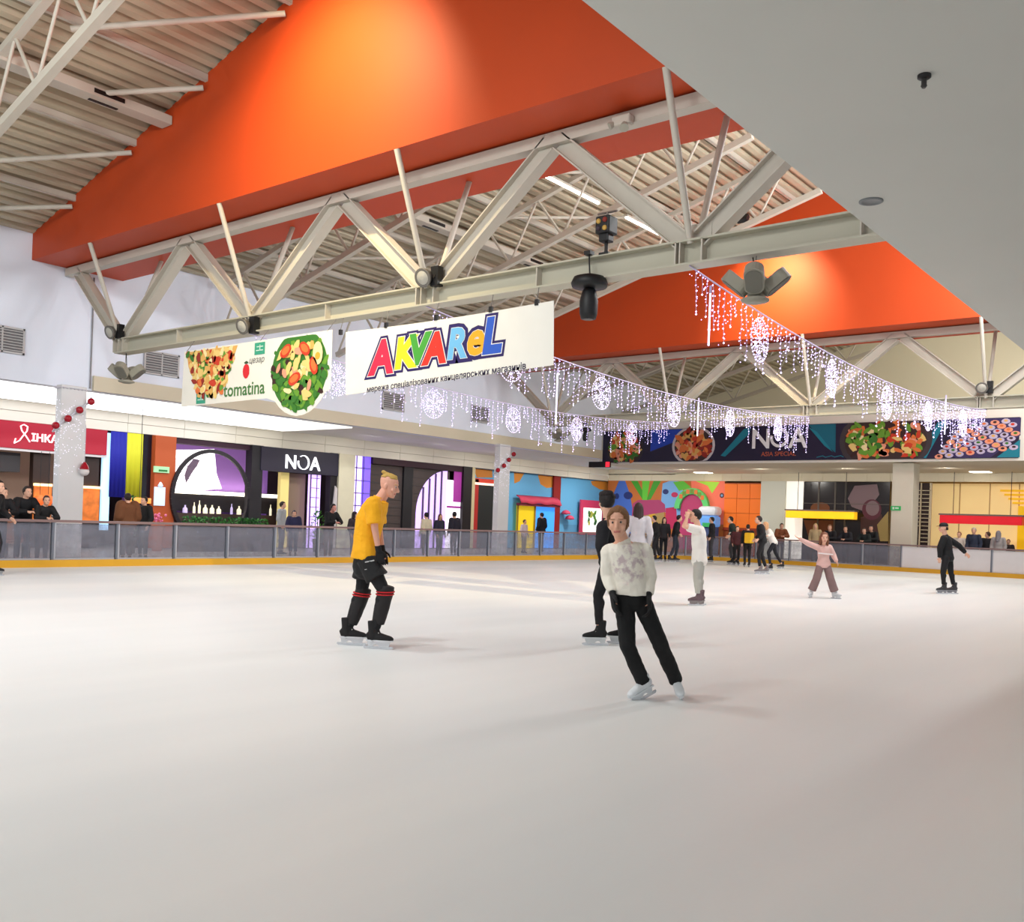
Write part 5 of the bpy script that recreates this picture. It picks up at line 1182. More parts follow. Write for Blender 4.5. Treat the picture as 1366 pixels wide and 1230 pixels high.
mb = MB(); mb.box((c.x - R * .86, SY - .45, 0), (c.x - R * .6, SY - .15, .95)); mb.box((c.x + R * .6, SY - .45, 0), (c.x + R * .86, SY - .15, .95)); mb.build('foot', m_arch, t)
sb('dark_post', 335, 588, 346, 690, mat('post_dark', (28, 26, 32), .5), 'dark square post left of the NOA shop sign', 'post', dy=-.1, th=.4, z0=0, z1=4.02)
a, b = on_y(343, 660, SY - .35), on_y(326, 690, SY - .35)
mb = MB(); mb.prism([V((b.x, SY - .5, 0)), V((b.x + .15, SY - .5, 1.9)), V((a.x + .1, SY - .5, 1.9)), V((a.x + .1, SY - .5, 0))], (0, .35, 0)); tag(mb.build('dark_screen', MATS['post_dark']), 'dark tapered screen at the foot of the dark post, below the arch', 'screen')
t = thing('shop_sign', (sx(397), SY, 3.05), 'dark navy shop sign with white NOA letters, right of the arch', 'sign')
sb('sign_board', 346, 597, 448, 632, mat('sign_navy', (38, 34, 52), .5), parent=t, dy=-.15, z1=4.0, z0=3.06)
m_wl = glow((250, 250, 255), .9)
mb = MB(); ux = V((1, 0, 0)); zb = 3.22
text_mb(mb, 'N', V((sx(383), SY - .16, zb)), ux, UZ, .78, 0, .04, .012); text_mb(mb, 'A', V((sx(415.5), SY - .16, zb)), ux, UZ, .78, 0, .04, .012)
oc = V((sx(399.5), SY - .2, zb + .28))
for k in range(34):
    a0, a1 = math.radians(125 - 315 * k / 34), math.radians(125 - 315 * (k + 1) / 34)
    mb.bar(oc + V((.27 * math.cos(a0), 0, .28 * math.sin(a0))), oc + V((.27 * math.cos(a1), 0, .28 * math.sin(a1))), .09, .03)
mb.build('lettering', m_wl, t)
sb('cream_reveal', 381, 632, 391, 664, mat('reveal_cream', (226, 206, 130), .6, emit=.35), 'cream lit edge at the right end of the purple wall', 'wall edge', dy=.3, th=.18, z0=0, z1=3.06)
sb('brown_wall_panel', 391, 632, 416, 690, mat('brown_panel', (132, 112, 92), .7), 'brown wall panel below the NOA shop sign', 'wall panel', dy=.5, th=.2, z0=0, z1=3.06)
t = thing('lit_door', (sx(421), SY, 0), 'tall narrow purple-white lit door strip below the NOA shop sign', 'lit door')
sb('lit_pane', 416, 633, 428, 692, glow((206, 176, 250), 1.4), parent=t, dy=.1, z0=0, z1=3.05)
mb = MB()
for k in range(7): z = .5 + k * .4; mb.box((sx(416), SY + .08, z - .012), (sx(428), SY + .1, z + .012))
mb.box((sx(415.5), SY + .05, 0), (sx(416.3), SY + .2, 3.05)); mb.box((sx(424), SY + .07, 0), (sx(424.6), SY + .1, 3.05)); mb.build('glazing_bar', flat((90, 70, 140)), t)
mb = MB(); q0, q1, q2, q3 = pz(429, 692), pz(438, 692), pz(440, 652), pz(437, 648); mb.prism([V((q0.x, SY - .2, 0)), V((q1.x, SY - .2, 0)), V((q2.x, SY - .2, q2.z)), V((q3.x, SY - .2, q3.z))], (0, .06, 0))
tag(mb.build('leaning_board', flat((190, 184, 184))), 'pale grey slanted board leaning by the black door frame', 'board')
sb('door_frame_black', 440, 604, 449, 692, mat('frame_black', (24, 20, 24), .5), 'black frame post right of the NOA shop sign', 'post', dy=-.1, th=.3, z0=0, z1=4.02)
sb('cream_pillar', 449, 604, 467, 692, mat('cream_pillar', (206, 200, 176), .65, var=.03), 'cream clad pillar between the black frame and the purple lit window', 'pillar', dy=-.2, th=.5, z0=0, z1=4.02)
# hedge and pot plants
mb = MB()
for k in range(420):
    X = rnd.uniform(sx(222, 690), sx(333, 690)) * .97; z = .9 + rnd.uniform(0, .24); Y0 = 29.2 + rnd.uniform(-.14, .14)
    d = V((rnd.uniform(-1, 1), rnd.uniform(-1, 1), rnd.uniform(0, 1.2))).normalized() * .11; w = d.cross(V((rnd.random(), rnd.random(), .3))).normalized() * .035; c = V((X, Y0, z))
    mb.add([c, c + d * .5 + w, c + d, c + d * .5 - w], [(0, 1, 2, 3)], k % 2)
ths = thing('planter_hedge', ((sx(222) + sx(333)) / 2, 29.2, 0), 'low green hedge in a long planter before the arch restaurant', 'hedge')
f = mb.build('foliage', [flat((62, 124, 54)), flat((38, 88, 40))], ths); f['kind'] = 'stuff'
mb = MB(); mb.box((sx(222, 690) * .955, 29.0, -.03), (sx(333, 690) * .975, 29.4, .92)); mb.build('planter', flat((60, 48, 44)), ths)
def pot_plant(px, py, Y, h, label, colr=(66, 140, 40)):
    c = on_y(px, py, Y); t = thing('pot_plant', (c.x, Y, -.03), label, 'plant')
    mb = MB(); mb.lathe((c.x, Y, -.03), (0, 0, 1), [(.13, 0), (.18, .5), (.16, .5), (.02, .48)], 14); mb.build('pot', flat((56, 50, 50)), t)
    mb = MB()
    for k in range(130):
        z = .5 + rnd.random() * (h - .5); r = .24 * math.sin(math.pi * (.15 + .8 * (z - .5) / (h - .5))); a = rnd.uniform(0, 6.28); q = V((c.x + r * math.cos(a), Y + r * math.sin(a), z))
        d = V((math.cos(a), math.sin(a), .8)) * .1; w = V((-math.sin(a), math.cos(a), 0)) * .035; mb.add([q, q + d * .5 + w, q + d, q + d * .5 - w], [(0, 1, 2, 3)])
    f = mb.build('foliage', flat(colr), t); f['kind'] = 'stuff'
    mb = MB(); mb.tube((c.x, Y, .45), (c.x, Y, h * .8), .015, n=6); mb.build('stem', flat((70, 90, 40)), t)
pot_plant(424, 690, 28.6, 1.5, 'bright green pot plant below the purple door strip')
pot_plant(176, 672, 28.0, 1.75, 'green pot plant below the yellow cloth', (70, 120, 60))
pot_plant(508, 690, 29.5, 1.4, 'dark green pot plant behind the yellow-shirted skater', (60, 92, 66))
# --- purple windows, right of the cream pillar
t = thing('lit_window', (sx(481), SY, 0), 'tall window lit violet and white with dark bars, right of the cream pillar', 'window')
a, b = sx(467), sx(484); c2 = sx(495.5)
mb = MB(); mb.box((a, SY + .1, 0), (b, SY + .16, 4.02)); mb.build('white_violet_pane', glow((218, 200, 255), 1.3), t)
mb = MB(); mb.box((b, SY + .1, 0), (c2, SY + .16, 4.02)); mb.build('violet_pane', glow((112, 84, 236), 1.1), t)
mb = MB()
for k in range(8): z = .2 + k * .55; mb.box((a, SY + .07, z - .02), (c2, SY + .099, z + .02))
for f in (.33, .66): x = a + (c2 - a) * f; mb.box((x - .02, SY + .07, 0), (x + .02, SY + .099, 4.02))
mb.build('glazing_bar', flat((110, 90, 170)), t)
t = thing('shopfront_window', (sx(556), SY, 0), 'wide dark glass shop front with a violet lit half round, behind the yellow-shirted skater', 'shop front')
m_gd = mat('grey_glass', (74, 66, 66), .25, var=.1, vscale=1.0)
sb('dark_pane', 496, 620, 540, 692, m_gd, parent=t, dy=.12, th=.05, z0=0, z1=3.75)
sb('dark_pane', 549, 622, 600, 692, m_gd, parent=t, dy=.12, th=.05, z0=0, z1=3.75)
sb('mullion', 540, 610, 549, 692, flat((26, 24, 28)), parent=t, dy=0, th=.25, z0=0, z1=4.0)
mb = MB(); mb.box((sx(496), SY - .02, 3.74), (sx(618), SY + .3, 4.02)); mb.build('head_beam', flat((44, 12, 30)), t)
mb = MB()
for k in range(10): z = .4 + k * .36; mb.box((sx(496), SY + .1, z - .01), (sx(600), SY + .119, z + .01))
mb.build('glazing_bar', flat((56, 50, 52)), t)
xr, xl = sx(598), sx(558); mb = MB(); pr = [V((xr, SY + .09, 0))]
for k in range(15):
    a = math.radians(90 * k / 14); pr.append(V((xr - (xr - xl) * math.sin(a), SY + .09, 1.6 + 2.12 * math.cos(a))))
pr.append(V((xl, SY + .09, 0))); mb.prism(pr, (0, .02, 0)); mb.build('violet_half_round', glow((204, 172, 246), 1.15), t)
mb = MB()
for k in range(1, 5): x = xl + (xr - xl) * k / 5; mb.box((x - .05, SY + .05, 0), (x + .05, SY + .089, 1.6 + 2.12 * math.sqrt(max(0, 1 - ((xr - x) / (xr - xl)) ** 2))))
mb.build('vertical_bar', flat((84, 66, 110)), t)
mb = MB(); mb.box((sx(598), SY + .06, 0), (sx(617), SY + .1, 3.3), 0); mb.box((sx(606), SY + .04, 2.25), (sx(616.5), SY + .059, 3.74), 1); mb.box((sx(598), SY + .04, 1.95), (sx(617), SY + .059, 2.05), 1)
mb.build('magenta_poster', [glow((246, 236, 250), 1.3), glow((150, 50, 140), .4)], t)
sb('frame_black_post', 617.5, 615, 626, 692, MATS['frame_black'], 'black frame post right of the violet half round window', 'post', dy=-.1, th=.3, z0=0, z1=4.02)
sb('cream_strip', 626, 618, 631, 692, mat('cream_strip', (204, 190, 150), .65), 'narrow cream wall strip right of the black frame post', 'wall strip', dy=-.05, th=.1, z0=0, z1=4.02)
# --- play zone: mural on both walls of the far left corner
m_sky = mat('mural_blue', (104, 178, 226), .6); m_or = mat('mural_orange', (218, 140, 52), .6)
t = thing('wall_mural', (40, SY, 0), 'painted sky-blue mural wall with orange clouds behind the middle column', 'mural')
mb = MB(); mb.box((sx(631), SY + .3, 0), (SX, SY + .4, 4.02)); mb.build('blue_ground', m_sky, t)
mb = MB()
def wp_(px, py, h): p = on_y(px, py, SY + .3); return V((p.x, SY + .3 - h, min(p.z, 4.0)))
def wpoly(mb, pts, mi, h): mb.poly([wp_(x, y, h) for x, y in pts], mi)
def ell_pts(cx, cy, rx, ry, n=18, a0=0, a1=360): return [(cx + rx * math.cos(math.radians(a0 + (a1 - a0) * k / n)), cy + ry * math.sin(math.radians(a0 + (a1 - a0) * k / n))) for k in range(n + (a1 - a0 != 360))]
wpoly(mb, [(632, 616), (657, 617), (657, 637), (636, 637)], 0, .004)
wpoly(mb, [(686, 619), (700, 620), (699, 632), (693, 642), (686, 645)], 0, .004)
wpoly(mb, [(718, 622), (743, 624), (743, 645), (738, 650), (729, 651), (721, 646), (718, 636)], 0, .004)
wpoly(mb, [(750, 624), (762, 625), (757, 630), (751, 638)], 0, .004)
wpoly(mb, [(795, 628), (811, 629), (811, 654), (800, 653), (790, 647), (788, 642), (795, 638)], 0, .004)
wpoly(mb, [(752, 700), (812, 700), (812, 735), (752, 735)], 1, .003)
mb.build('cloud_print', [m_or, flat((96, 160, 206))], t)
t = thing('play_shop_door', (sx(644), SY, 0), 'dark doorway in a red frame left of the middle column', 'door')
sb('dark_opening', 637, 641, 662, 692, flat((30, 34, 34)), parent=t, dy=.04, th=.05, z0=0, z1=3.3)
sb('red_jamb', 632, 636, 637, 692, flat((176, 40, 36)), parent=t, dy=0, th=.15, z0=0, z1=3.45)
mb = MB(); mb.box((sx(632), SY, 3.3), (sx(662), SY + .15, 3.5)); mb.build('red_lintel', flat((222, 66, 44)), t)
mb = MB(); mb.box((sx(632), SY - .02, 3.18), (sx(662), SY - .001, 3.29)); mb.build('light_strip', glow((255, 224, 200), 1.0), t)
t = thing('play_shop', (sx(717), SY, 0), 'play shop opening with crimson awning, yellow and blue inside, right of the middle column', 'shop')
sb('yellow_panel', 691, 674, 715, 706, glow((232, 200, 30), .35), parent=t, dy=.05, th=.04, z0=0, z1=2.35)
sb('blue_screen', 715, 674, 740, 706, glow((60, 150, 246), .8), parent=t, dy=.05, th=.04, z0=0, z1=2.35)
a, b = sx(690, 670), sx(744, 670); mb = MB(); N = 20
vs = []
for k in range(N + 1):
    x = a + (b - a) * k / N
    for y, z in ((SY + .08, 2.82), (SY - .16, 2.68 + .05 * math.sin(k * .9)), (SY - .3, 2.4 + .03 * math.sin(k * .9))): vs.append((x, y, z))
mb.add(vs, [(3 * k + j, 3 * k + 3 + j, 3 * k + 4 + j, 3 * k + 1 + j) for k in range(N) for j in range(2)], 0, True); o = mb.build('awning', mat('awning_crimson', (206, 62, 92), .6), t)
md = o.modifiers.new('s', 'SOLIDIFY'); md.thickness = .04
mb = MB(); mb.box((a, SY - .2, 2.26), (b, SY + .05, 2.4)); mb.build('awning_beam', flat((130, 44, 60)), t)
mb = MB(); mb.box((sx(691.5), SY - .01, 0), (sx(693), SY + .04, 2.3)); mb.box((sx(691.5), SY - .01, 2.28), (sx(716), SY + .04, 2.34)); mb.box((sx(714.3), SY - .01, 0), (sx(716), SY + .04, 2.3)); mb.build('door_frame', flat((160, 130, 30)), t)
sb('red_post', 743, 622, 749, 706, flat((140, 28, 24)), 'tall red post between the crimson awning and the white poster', 'post', dy=.15, th=.1, z0=0, z1=4.02)
t = thing('poster_stand', (sx(789), SY, 0), 'white lit poster with a green picture in a crimson frame', 'poster')
sb('frame', 775, 668, 803, 706, flat((206, 60, 100)), parent=t, dy=-.02, th=.1, z0=.8, z1=2.8)
sb('sheet', 778, 677, 801, 706, glow((244, 248, 240), .9), parent=t, dy=-.05, th=.02, z0=.95, z1=2.35)
mb = MB(); c = on_y(790, 692, SY - .06)
for k in range(14): blob(mb, V((c.x + rnd.uniform(-.4, .4), SY - .06, c.z + rnd.uniform(-.3, .35))), V((1, 0, 0)), UZ, .16, .12, rnd.uniform(0, 3), k % 3, .002 + k * .001)
mb.build('picture', [flat((110, 160, 70)), flat((196, 200, 90)), flat((60, 110, 60))], t)
for px, py, lb in ((755, 684, 'upper'), (760, 691, 'lower')):
    c = on_y(px, py, SY); mb = MB(); mb.lathe((c.x, SY, c.z - .1), (0, 0, 1), [(.05, 0), (.25, .03), (.27, .09), (.18, .2), (.04, .26)], 14)
    tag(mb.build('toadstool', flat((214, 74, 110))), lb + ' of the two crimson toadstool caps on the blue wall', 'ornament', 'toadstool caps')
# ================================================================== FAR SHOPS (plane X = SX)
def fb(name, px0, py0, px1, py1, m, label=None, cat=None, parent=None, dx=0.0, th=.12, z0=None, z1=None, group=None):
    a, b = on_x(px0, py0, SX), on_x(px1, py1, SX)
    mb = MB(); mb.box((SX + dx, a.y, b.z if z0 is None else z0), (SX + dx + th, b.y, a.z if z1 is None else z1)); o = mb.build(name, m, parent)
    if label: tag(o, label, cat, group)
    return o
def ep(px, py, h=0.0): p = on_x(px, py, SX); return V((SX - h, p.y, min(p.z, 4.04)))
def epoly(mb, pts, mi, h): mb.poly([ep(x, y, h) for x, y in pts], mi)
t = thing('wall_mural', (SX, 26.5, 0), 'bright mural wall with green leaves and a blue peak on orange, behind the skaters', 'mural')
y0, y1 = ep(812, 650).y, ep(967, 650).y
mb = MB(); mb.box((SX, y1, 0), (SX + .1, 31.2, 4.05)); mb.build('orange_ground', mat('mural_brown_orange', (186, 106, 48), .6), t)
mb = MB()
epoly(mb, [(812, 675), (817, 662), (826, 637), (830, 634), (834, 641), (840, 658), (846, 690), (842, 720), (812, 720)], 0, .005)
epoly(mb, ell_pts(838, 661, 6, 5), 1, .007); epoly(mb, ell_pts(823, 662, 3, 4), 1, .007)
epoly(mb, [(842, 634), (851, 633), (862, 664), (858, 668)], 2, .006); epoly(mb, [(857, 635), (867, 636), (863, 668), (857, 668)], 3, .007); epoly(mb, [(872, 640), (882, 637), (868, 666), (862, 668)], 2, .006)
epoly(mb, [(843, 690), (844, 672), (851, 667), (880, 667), (887, 673), (888, 683)], 4, .008)
epoly(mb, [(846, 683), (886, 683), (886, 740), (846, 740)], 5, .006); epoly(mb, [(866, 683), (874, 683), (874, 740), (866, 740)], 6, .007)
epoly(mb, [(884, 645), (893, 639), (905, 642), (914, 660), (912, 690), (890, 690), (882, 668)], 7, .005)
epoly(mb, ell_pts(888, 656, 4, 3.5), 1, .007); epoly(mb, ell_pts(900, 660, 4.5, 3.5), 8, .007)
epoly(mb, [(898, 643), (912, 640), (922, 650), (906, 655)], 3, .006)
epoly(mb, [(922, 640), (967, 641), (967, 700), (926, 700)], 9, .005); epoly(mb, [(928, 641), (960, 643), (950, 658), (944, 648)], 10, .006)
epoly(mb, [(888, 678), (902, 676), (904, 705), (888, 706)], 8, .008)
epoly(mb, ell_pts(963, 661, 3, 3.5), 11, .007); epoly(mb, ell_pts(963, 661, 1.4, 1.6), 7, .008)
mb.build('figure_print', [flat((66, 104, 190)), flat((34, 48, 110)), flat((62, 150, 40)), flat((96, 190, 56)), flat((166, 62, 106)), flat((170, 140, 86)), flat((206, 164, 50)), flat((120, 172, 226)), flat((190, 40, 90)), flat((246, 120, 96)), flat((166, 220, 70)), flat((90, 60, 60))], t)
t = thing('play_arch', (SX - .15, ep(925, 680).y, 1.4), 'green arched play entrance with a magenta dome, behind the white-shirted skater', 'arch')
c = ep(925, 679, .1); Rr = abs(ep(905, 670).y - ep(944, 670).y) / 2; mb = MB()
def half(mb, R0, R1, zs, th, x):
    pr = [V((x, c.y + R1 * math.cos(math.radians(a)), c.z + zs * R1 * math.sin(math.radians(a)))) for a in range(0, 181, 10)] + [V((x, c.y + R0 * math.cos(math.radians(a)), c.z + zs * R0 * math.sin(math.radians(a)))) for a in range(180, -1, -10)]
    n = len(pr) // 2
    for k in range(n - 1): mb.prism([pr[k], pr[k + 1], pr[2 * n - 2 - k], pr[2 * n - 1 - k]], (th, 0, 0))
half(mb, Rr * .82, Rr * 1.16, 1.1, .25, SX - .3); mb.build('green_arch', mat('arch_green', (96, 206, 116), .5), t)
mb = MB(); half(mb, .02, Rr * .8, 1.1, .12, SX - .15); mb.box((SX - .15, c.y - Rr * .8, .2), (SX - .02, c.y + Rr * .8, c.z)); mb.build('magenta_dome', mat('dome_magenta', (190, 62, 112), .5), t)
mb = MB()
for k in range(7):
    a = math.radians(140 - k * 16); q = V((SX - .32, c.y + Rr * .98 * math.cos(a), c.z + 1.1 * Rr * .98 * math.sin(a))); q.y = c.y - (q.y - c.y) * -1
    mb.box((SX - .33, q.y - .1, q.z - .12), (SX - .3, q.y + .1, q.z + .12), k % 2)
mb.build('letter_block', [flat((220, 120, 60)), flat((120, 150, 60))], t)
t = thing('game_machine', (SX - .6, ep(954, 690).y, 0), 'rounded white and blue game machine left of the orange panelled wall', 'machine')
yc = ep(954, 690).y; mb = MB(); mb.bbox((SX - 1.0, yc - .42, 0), (SX - .3, yc + .42, 1.5), .06); mb.build('cabinet', flat((70, 84, 130)), t)
mb = MB(); mb.bbox((SX - 1.05, yc - .5, 1.5), (SX - .25, yc + .5, 2.1), .12); mb.build('blue_screen', glow((96, 150, 216), .4), t)
mb = MB(); mb.bbox((SX - 1.1, yc - .56, 2.1), (SX - .2, yc + .56, 2.62), .2); mb.build('white_top', flat((226, 230, 240)), t)
mb = MB(); mb.box((SX - 1.09, yc - .3, 1.5), (SX - 1.055, yc + .2, 1.72)); mb.build('green_plate', flat((60, 180, 100)), t)
t = thing('panelled_wall', (SX, ep(992, 680).y, 0), 'bright orange panelled wall square right of the mural', 'wall panel')
ya, yb = ep(966.5, 670).y, ep(1018, 670).y; mb = MB()
for i in range(3):
    for j in range(3):
        w = (ya - yb) / 3; mb.box((SX - .06, yb + i * w + .012, 1.5 + j * .8 + .01), (SX, yb + (i + 1) * w - .012, 1.5 + (j + 1) * .8 - .01))
mb.build('orange_panel', mat('panel_orange', (240, 118, 30), .5, emit=.12), t)
mb = MB(); mb.box((SX - .02, yb, 0), (SX + .1, ya, 3.95)); mb.build('backing', flat((150, 70, 30)), t)
mb = MB(); mb.box((SX - .1, yb, 1.36), (SX, ya, 1.5)); mb.build('dark_rail', flat((150, 52, 20)), t)
fb('pale_pillar', 1018, 645, 1047.5, 715, mat('pale_grey_green', (206, 208, 196), .65), 'pale grey-green wall pier right of the orange panelled wall', 'pillar', dx=-.25, th=.4, z0=0, z1=4.04)
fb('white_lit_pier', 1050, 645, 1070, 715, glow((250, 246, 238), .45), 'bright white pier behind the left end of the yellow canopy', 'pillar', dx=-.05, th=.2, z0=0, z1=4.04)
t = thing('shopfront_window', (SX, ep(1128, 690).y, 0), 'dark glass shop front with a mauve round graphic, left of the cream end column', 'shop front')
ya, yb = ep(1070.5, 680).y, ep(1186, 680).y
mb = MB(); mb.box((SX, yb, 0), (SX + .06, ya, 4.03)); mb.build('dark_pane', mat('shop_glass_dark', (26, 18, 20), .2), t)
mb = MB()
for px in (1092, 1114, 1128): y = ep(px, 670).y; mb.box((SX - .03, y - .04, 0), (SX - .001, y + .04, 4.03))
mb.box((SX - .02, yb, 2.9), (SX - .001, ya, 2.93)); mb.build('mullion', flat((92, 86, 80)), t)
mb = MB()
epoly(mb, [(1131, 665), (1140, 648), (1170, 646), (1173, 660), (1162, 675), (1152, 682), (1136, 676)], 0, .004); epoly(mb, ell_pts(1163, 680, 13, 14), 1, .006); epoly(mb, ell_pts(1164, 678, 9, 10), 0, .008)
epoly(mb, [(1148, 690), (1176, 686), (1184, 720), (1148, 722)], 2, .003); epoly(mb, [(1072, 694), (1112, 694), (1112, 722), (1080, 722)], 3, .003); epoly(mb, ell_pts(1094, 678, 13, 8), 3, .004); epoly(mb, [(1170, 700), (1185, 682), (1185, 722), (1174, 722)], 4, .005)
mb.build('graphic', [flat((120, 98, 104)), flat((84, 34, 50)), flat((64, 34, 32)), flat((106, 58, 26)), flat((150, 128, 76))], t)
def canopy(px0, py0, px1, py1, X, colr, e, label):
    a, b = on_x(px0, py0, X), on_x(px1, py1, X); z1, z0 = (a.z + on_x(px1, py0 + (px1 - px0) * .02, X).z) / 2, b.z
    t = thing('lit_canopy', (X, (a.y + b.y) / 2, z0), label, 'canopy')
    mb = MB(); mb.bbox((X, b.y, z0), (X + .5, a.y, z1), .02); mb.build('lit_fascia', mat('canopy_%d' % px0, colr, .4, emit=e, var=.1, vscale=1.2), t)
    mb = MB(); mb.box((X - .02, b.y - .05, z1), (X + .55, a.y + .05, z1 + .07)); mb.build('top_bar', flat((110, 96, 90)), t)
    mb = MB()
    for f in (.15, .85): y = a.y + (b.y - a.y) * f; mb.tube((X + .25, y, z1 + .05), (X + .25, y, 4.45), .015, n=6)
    mb.build('hanger', m_clip, t)
canopy(1048, 681, 1139, 693, 46.8, (246, 184, 24), .7, 'yellow lit hanging canopy before the dark glass shop front')
canopy(1253.5, 687, 1363, 701, 46.8, (206, 22, 38), .35, 'red lit hanging canopy before the beige food counter')
c = on_x(1195, 678, 40.36); t = thing('exit_sign', (40.36, c.y, c.z), 'green exit sign on the cream end column', 'sign')
mb = MB(); mb.box((40.34, c.y - .2, c.z - .09), (40.375, c.y + .2, c.z + .09)); mb.build('plate', glow((40, 150, 80), .4), t)
mb = MB(); mb.box((40.335, c.y - .12, c.z - .03), (40.339, c.y + .02, c.z + .04)); mb.box((40.335, c.y + .05, c.z - .05), (40.339, c.y + .13, c.z + .05)); mb.build('pictogram', flat((210, 236, 214)), t)
# food counter
t = thing('food_counter', (SX, ep(1300, 690).y, 0), 'beige food counter wall with a yellow striped end, behind the red canopy', 'counter')
yA, yB = ep(1240, 690).y, ep(1400, 690).y
mb = MB(); mb.box((SX + 1.5, yB, 0), (SX + 1.6, yA + .5, 4.04)); mb.build('beige_wall', mat('counter_beige', (236, 204, 142), .6, emit=.4, var=.06, vscale=.6), t)  # brightness of the lit wall is put into its emission
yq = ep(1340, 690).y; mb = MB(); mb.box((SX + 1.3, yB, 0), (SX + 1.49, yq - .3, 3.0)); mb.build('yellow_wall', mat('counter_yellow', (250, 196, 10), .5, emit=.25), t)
mb = MB()
for k in range(4): mb.box((SX + 1.35, yB, 3.1 + k * .19), (SX + 1.49, yq + .5 - .18 * (3 - k), 3.19 + k * .19))
mb.build('yellow_stripe', MATS['counter_yellow'], t)
mb = MB(); mb.box((SX + .6, yB, 0), (SX + 1.2, yA, .95)); mb.build('counter_top', flat((206, 170, 110)), t)
mb = MB()
for px in (1270, 1311, 1351): y = ep(px, 650).y; mb.box((SX + 1.47, y - .02, 0), (SX + 1.499, y + .02, 4.04))
mb.build('joint', flat((186, 158, 108)), t)
t = thing('bottle_lattice', (SX + .3, ep(1228, 680).y, 0), 'tall dark lattice shelf with white dots right of the cream end column', 'shelf')
ya, yb = ep(1216, 680).y, ep(1237, 680).y
mb = MB(); mb.box((SX + .3, yb, 0), (SX + .4, ya, 4.0)); mb.build('dark_back', flat((44, 26, 24)), t)
mb = MB()
for k in range(19):
    z = .2 + k * .19; mb.box((SX + .2, yb - .1, z), (SX + .3, ya - .35 if k < 9 else ya - .1, z + .03))
mb.box((SX + .2, yb - .12, 0), (SX + .31, yb - .02, 4.0)); mb.box((SX + .2, yb + .35, 0), (SX + .31, yb + .4, 4.0)); mb.build('slat', flat((206, 190, 160)), t)
for k in range(9):
    for j in range(3):
        pass
# corridor seating seen over the rail
def cafe_chair(px, py, Y, colr, label):
    c = on_y(px, py, Y); t = thing('cafe_chair', (c.x, Y, -.03), label, 'chair')
    x = c.x; m = flat(colr)
    mb = MB(); mb.bbox((x - .24, Y - .24, .42), (x + .24, Y + .24, .49), .02); mb.build('seat', m, t)
    mb = MB(); mb.bbox((x - .24, Y + .18, .49), (x + .24, Y + .25, 1.25), .02); mb.build('backrest', m, t)
    for dx in (-.2, .2):
        for dy in (-.2, .2): mb = MB(); mb.tube((x + dx, Y + dy, -.03), (x + dx, Y + dy, .43), .018, n=8); mb.build('leg', m_blk, t)
cafe_chair(16, 680, 25.0, (150, 92, 60), 'brown high-backed chair behind the rail at the left edge')
cafe_chair(27, 672, 26.2, (110, 40, 40), 'dark red high-backed chair left of the left column')
t = thing('parasol_lamp', on_y(186, 668, 29.0), 'orange drum lampshade hanging below the yellow cloth', 'lamp')
q = on_y(186, 668, 29.0); mb = MB(); mb.lathe(q - UP * .08, (0, 0, 1), [(.36, 0), (.36, .17), (.1, .18)], 20); mb.build('shade', glow((244, 150, 60), .7), t)
mb = MB(); mb.tube(q + UP * .08, V((q.x, q.y, 4.7)), .01, n=6); mb.build('cord', m_clip, t)
# ================================================================== COLUMN DECORATION
m_baub = mat('bauble_red', (168, 22, 40), .25); m_tin = mat('garland_silver', (206, 204, 214), .4)
def deco(C, hw, hd, where):
    x0, y0 = C
    # net of tiny lights on the upper part
    mb = MB()
    for k in range(150):
        sd = k % 3; z = rnd.uniform(2.2, 4.3)
        if sd == 0: q = V((x0 + rnd.uniform(-hw, hw), y0 - hd - .012, z))
        elif sd == 1: q = V((x0 - hw - .012, y0 + rnd.uniform(-hd, hd), z))
        else: q = V((x0 + rnd.uniform(-hw, hw), y0 - hd - .012, z * .6 + 1.6))
        mb.octa(q, .009)
    o = mb.build('light_net', mat('net_bulb', (236, 232, 255), .4, emit=1.6)); tag(o, 'net of tiny white lights on the upper part of the %s column' % where, 'light net', kind='stuff')
    mb = MB()
    for k in range(14): a = V((x0 - hw - .02, y0 - hd + .04 + 2 * hd * k / 7, 4.62)) if k < 7 else V((x0 - hw + 2 * hw * (k - 7) / 7 + .05, y0 - hd - .02, 4.62)); mb.octa(a, .03)
    for a, b in (((-1, 1), (-1, -1)), ((-1, -1), (1, -1))): mb.tube((x0 + a[0] * (hw + .015), y0 + a[1] * (hd + .015), 4.63), (x0 + b[0] * (hw + .015), y0 + b[1] * (hd + .015), 4.63), .01, n=5)
    tag(mb.build('light_ring', m_tin), 'thin ring of beads round the top of the %s column' % where, 'garland')
    # spiral garland with baubles
    pts2 = [V((x0 + hw + .06 - (2 * hw + .12) * k / 16, y0 - hd - .05, 4.32 - .72 * k / 16)) for k in range(17)] + [V((x0 - hw - .06, y0 - hd - .02 + .1 * k, 3.57 - .05 * k)) for k in range(4)]
    mb = MB(); mb.path(pts2, .03, 6); tag(mb.build('spiral_garland', m_tin), 'silver garland slanting round the %s column between red baubles' % where, 'garland')
    for k, i in enumerate((0, 6, 12, 17)):
        p = pts2[i]; d = V((0, -1, 0)) if i < 17 else V((-1, 0, 0))
        t = thing('bauble', p + d * .07, 'red bauble, %s from the top on the garland round the %s column' % (('first', 'second', 'third', 'fourth')[k], where), 'bauble', 'red baubles on the column garlands')
        mb = MB(); mb.ball(p + d * .07, .1, 14, 10); mb.build('ball', m_baub, t)
        mb = MB(); mb.tube(p + d * .07 + UP * .09, p + d * .07 + UP * .13, .025, n=8); mb.build('cap', m_tin, t)
deco(C1, CHW, CHD, 'left'); deco(C2, CHW, CHD, 'middle')
c = on_y(112.5, 629, 25.8); t = thing('white_bauble', c, 'white bauble with a red top hanging at the right side of the left column', 'bauble')
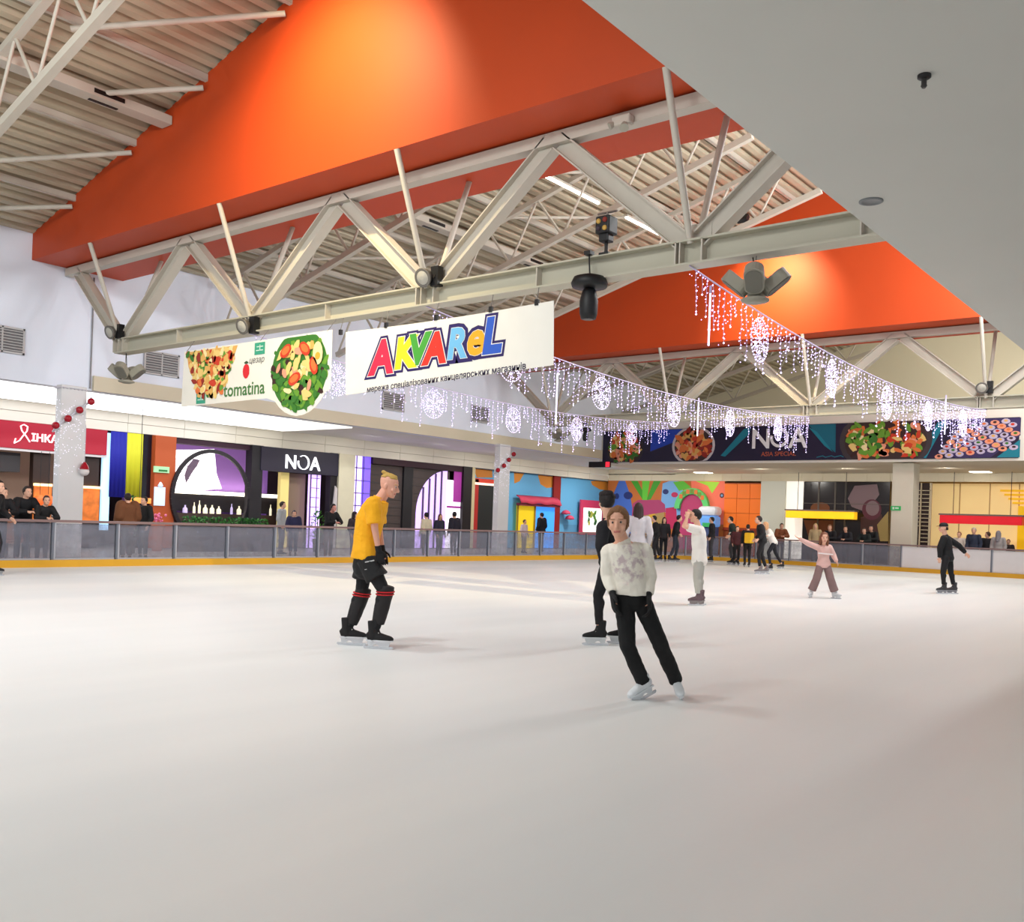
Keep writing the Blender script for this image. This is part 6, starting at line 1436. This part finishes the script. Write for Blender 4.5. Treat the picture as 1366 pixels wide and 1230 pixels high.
mb = MB(); mb.ball(c, (.13, .13, .12), 12, 8); mb.build('ball', flat((226, 222, 222)), t)
mb = MB(); mb.lathe(c + UP * .06, (0, 0, 1), [(.13, 0), (.1, .09), (.03, .2)], 12); mb.build('red_top', m_baub, t)
mb = MB(); mb.tube(c + UP * .2, c + UP * 1.3, .008, n=5); mb.build('cord', m_tin, t)
# ================================================================== LIGHT
def area(name, loc, tgt, sx_, sy_, power, colr=(1, 1, 1)):
    L = bpy.data.lights.new(name, 'AREA'); L.shape = 'RECTANGLE'; L.size = sx_; L.size_y = sy_; L.energy = power; L.color = colr
    o = bpy.data.objects.new(name, L); COL.objects.link(o); o.location = loc; o.rotation_euler = (V(tgt) - V(loc)).to_track_quat('-Z', 'Y').to_euler(); return o
K = 1.0
for x, y in ((-4, 7), (-4, 14), (3.2, 7), (3.2, 14), (4.8, 10.0)):  # unseen area lamps added over the near bay to fill the hall
    area('roof_fill', (x, y, 9.2), (x + 2, y + (10 if y > 10 else 4), 2), .9, .9, 300 * K, (.97, 1, .99))
for x in (17, 21, 25, 29):  # added fill, hidden behind the low ceiling and aimed towards the left wall
    area('roof_fill', (x, 5.0, 10.2), (x + .5, 17, 2), 1.6, 1.2, 460 * K, (.97, 1, .99))
for x in (34.5, 38.5, 43.5):  # added fill out of view for the far bay and rear wall
    area('roof_fill', (x, 5.0, 9.6), (x + 2, 14, 3), 1.6, 1.2, 320 * K, (1, .98, .92))
for k in range(6):  # lamps without fixtures, added to brighten the left shop corridor
    area('corridor_fill', (22.5 + 4.2 * k, 28.6, 4.66), (22.5 + 4.2 * k, 29.4, 0), .35, .35, 75, (1, .97, .9))
for k in range(6):  # same added fill for the far corridor
    area('corridor_fill', (44.0, 28.5 - 4.3 * k, 4.42), (45.8, 28.5 - 4.3 * k, 0), .35, .35, 110, (1, .96, .88))
L_ = area('wall_fill_strip', (22.3, 33.9, 2.2), (22.3, 34.2, 4.0), 6.0, .05, 40, (1, .9, .7))  # added strip lamp that washes the purple wall from below
w = bpy.data.worlds.new('hall_ambient_fill'); scene.world = w; w.use_nodes = True  # soft ambient fill added through the open sides of the hall
bg = w.node_tree.nodes['Background']; bg.inputs['Color'].default_value = (.95, .97, 1, 1); bg.inputs['Strength'].default_value = .84
scene.view_settings.view_transform = 'Standard'; scene.view_settings.look = 'None'; scene.view_settings.gamma = 1; scene.view_settings.use_curve_mapping = False
scene.view_settings.exposure = 0.06
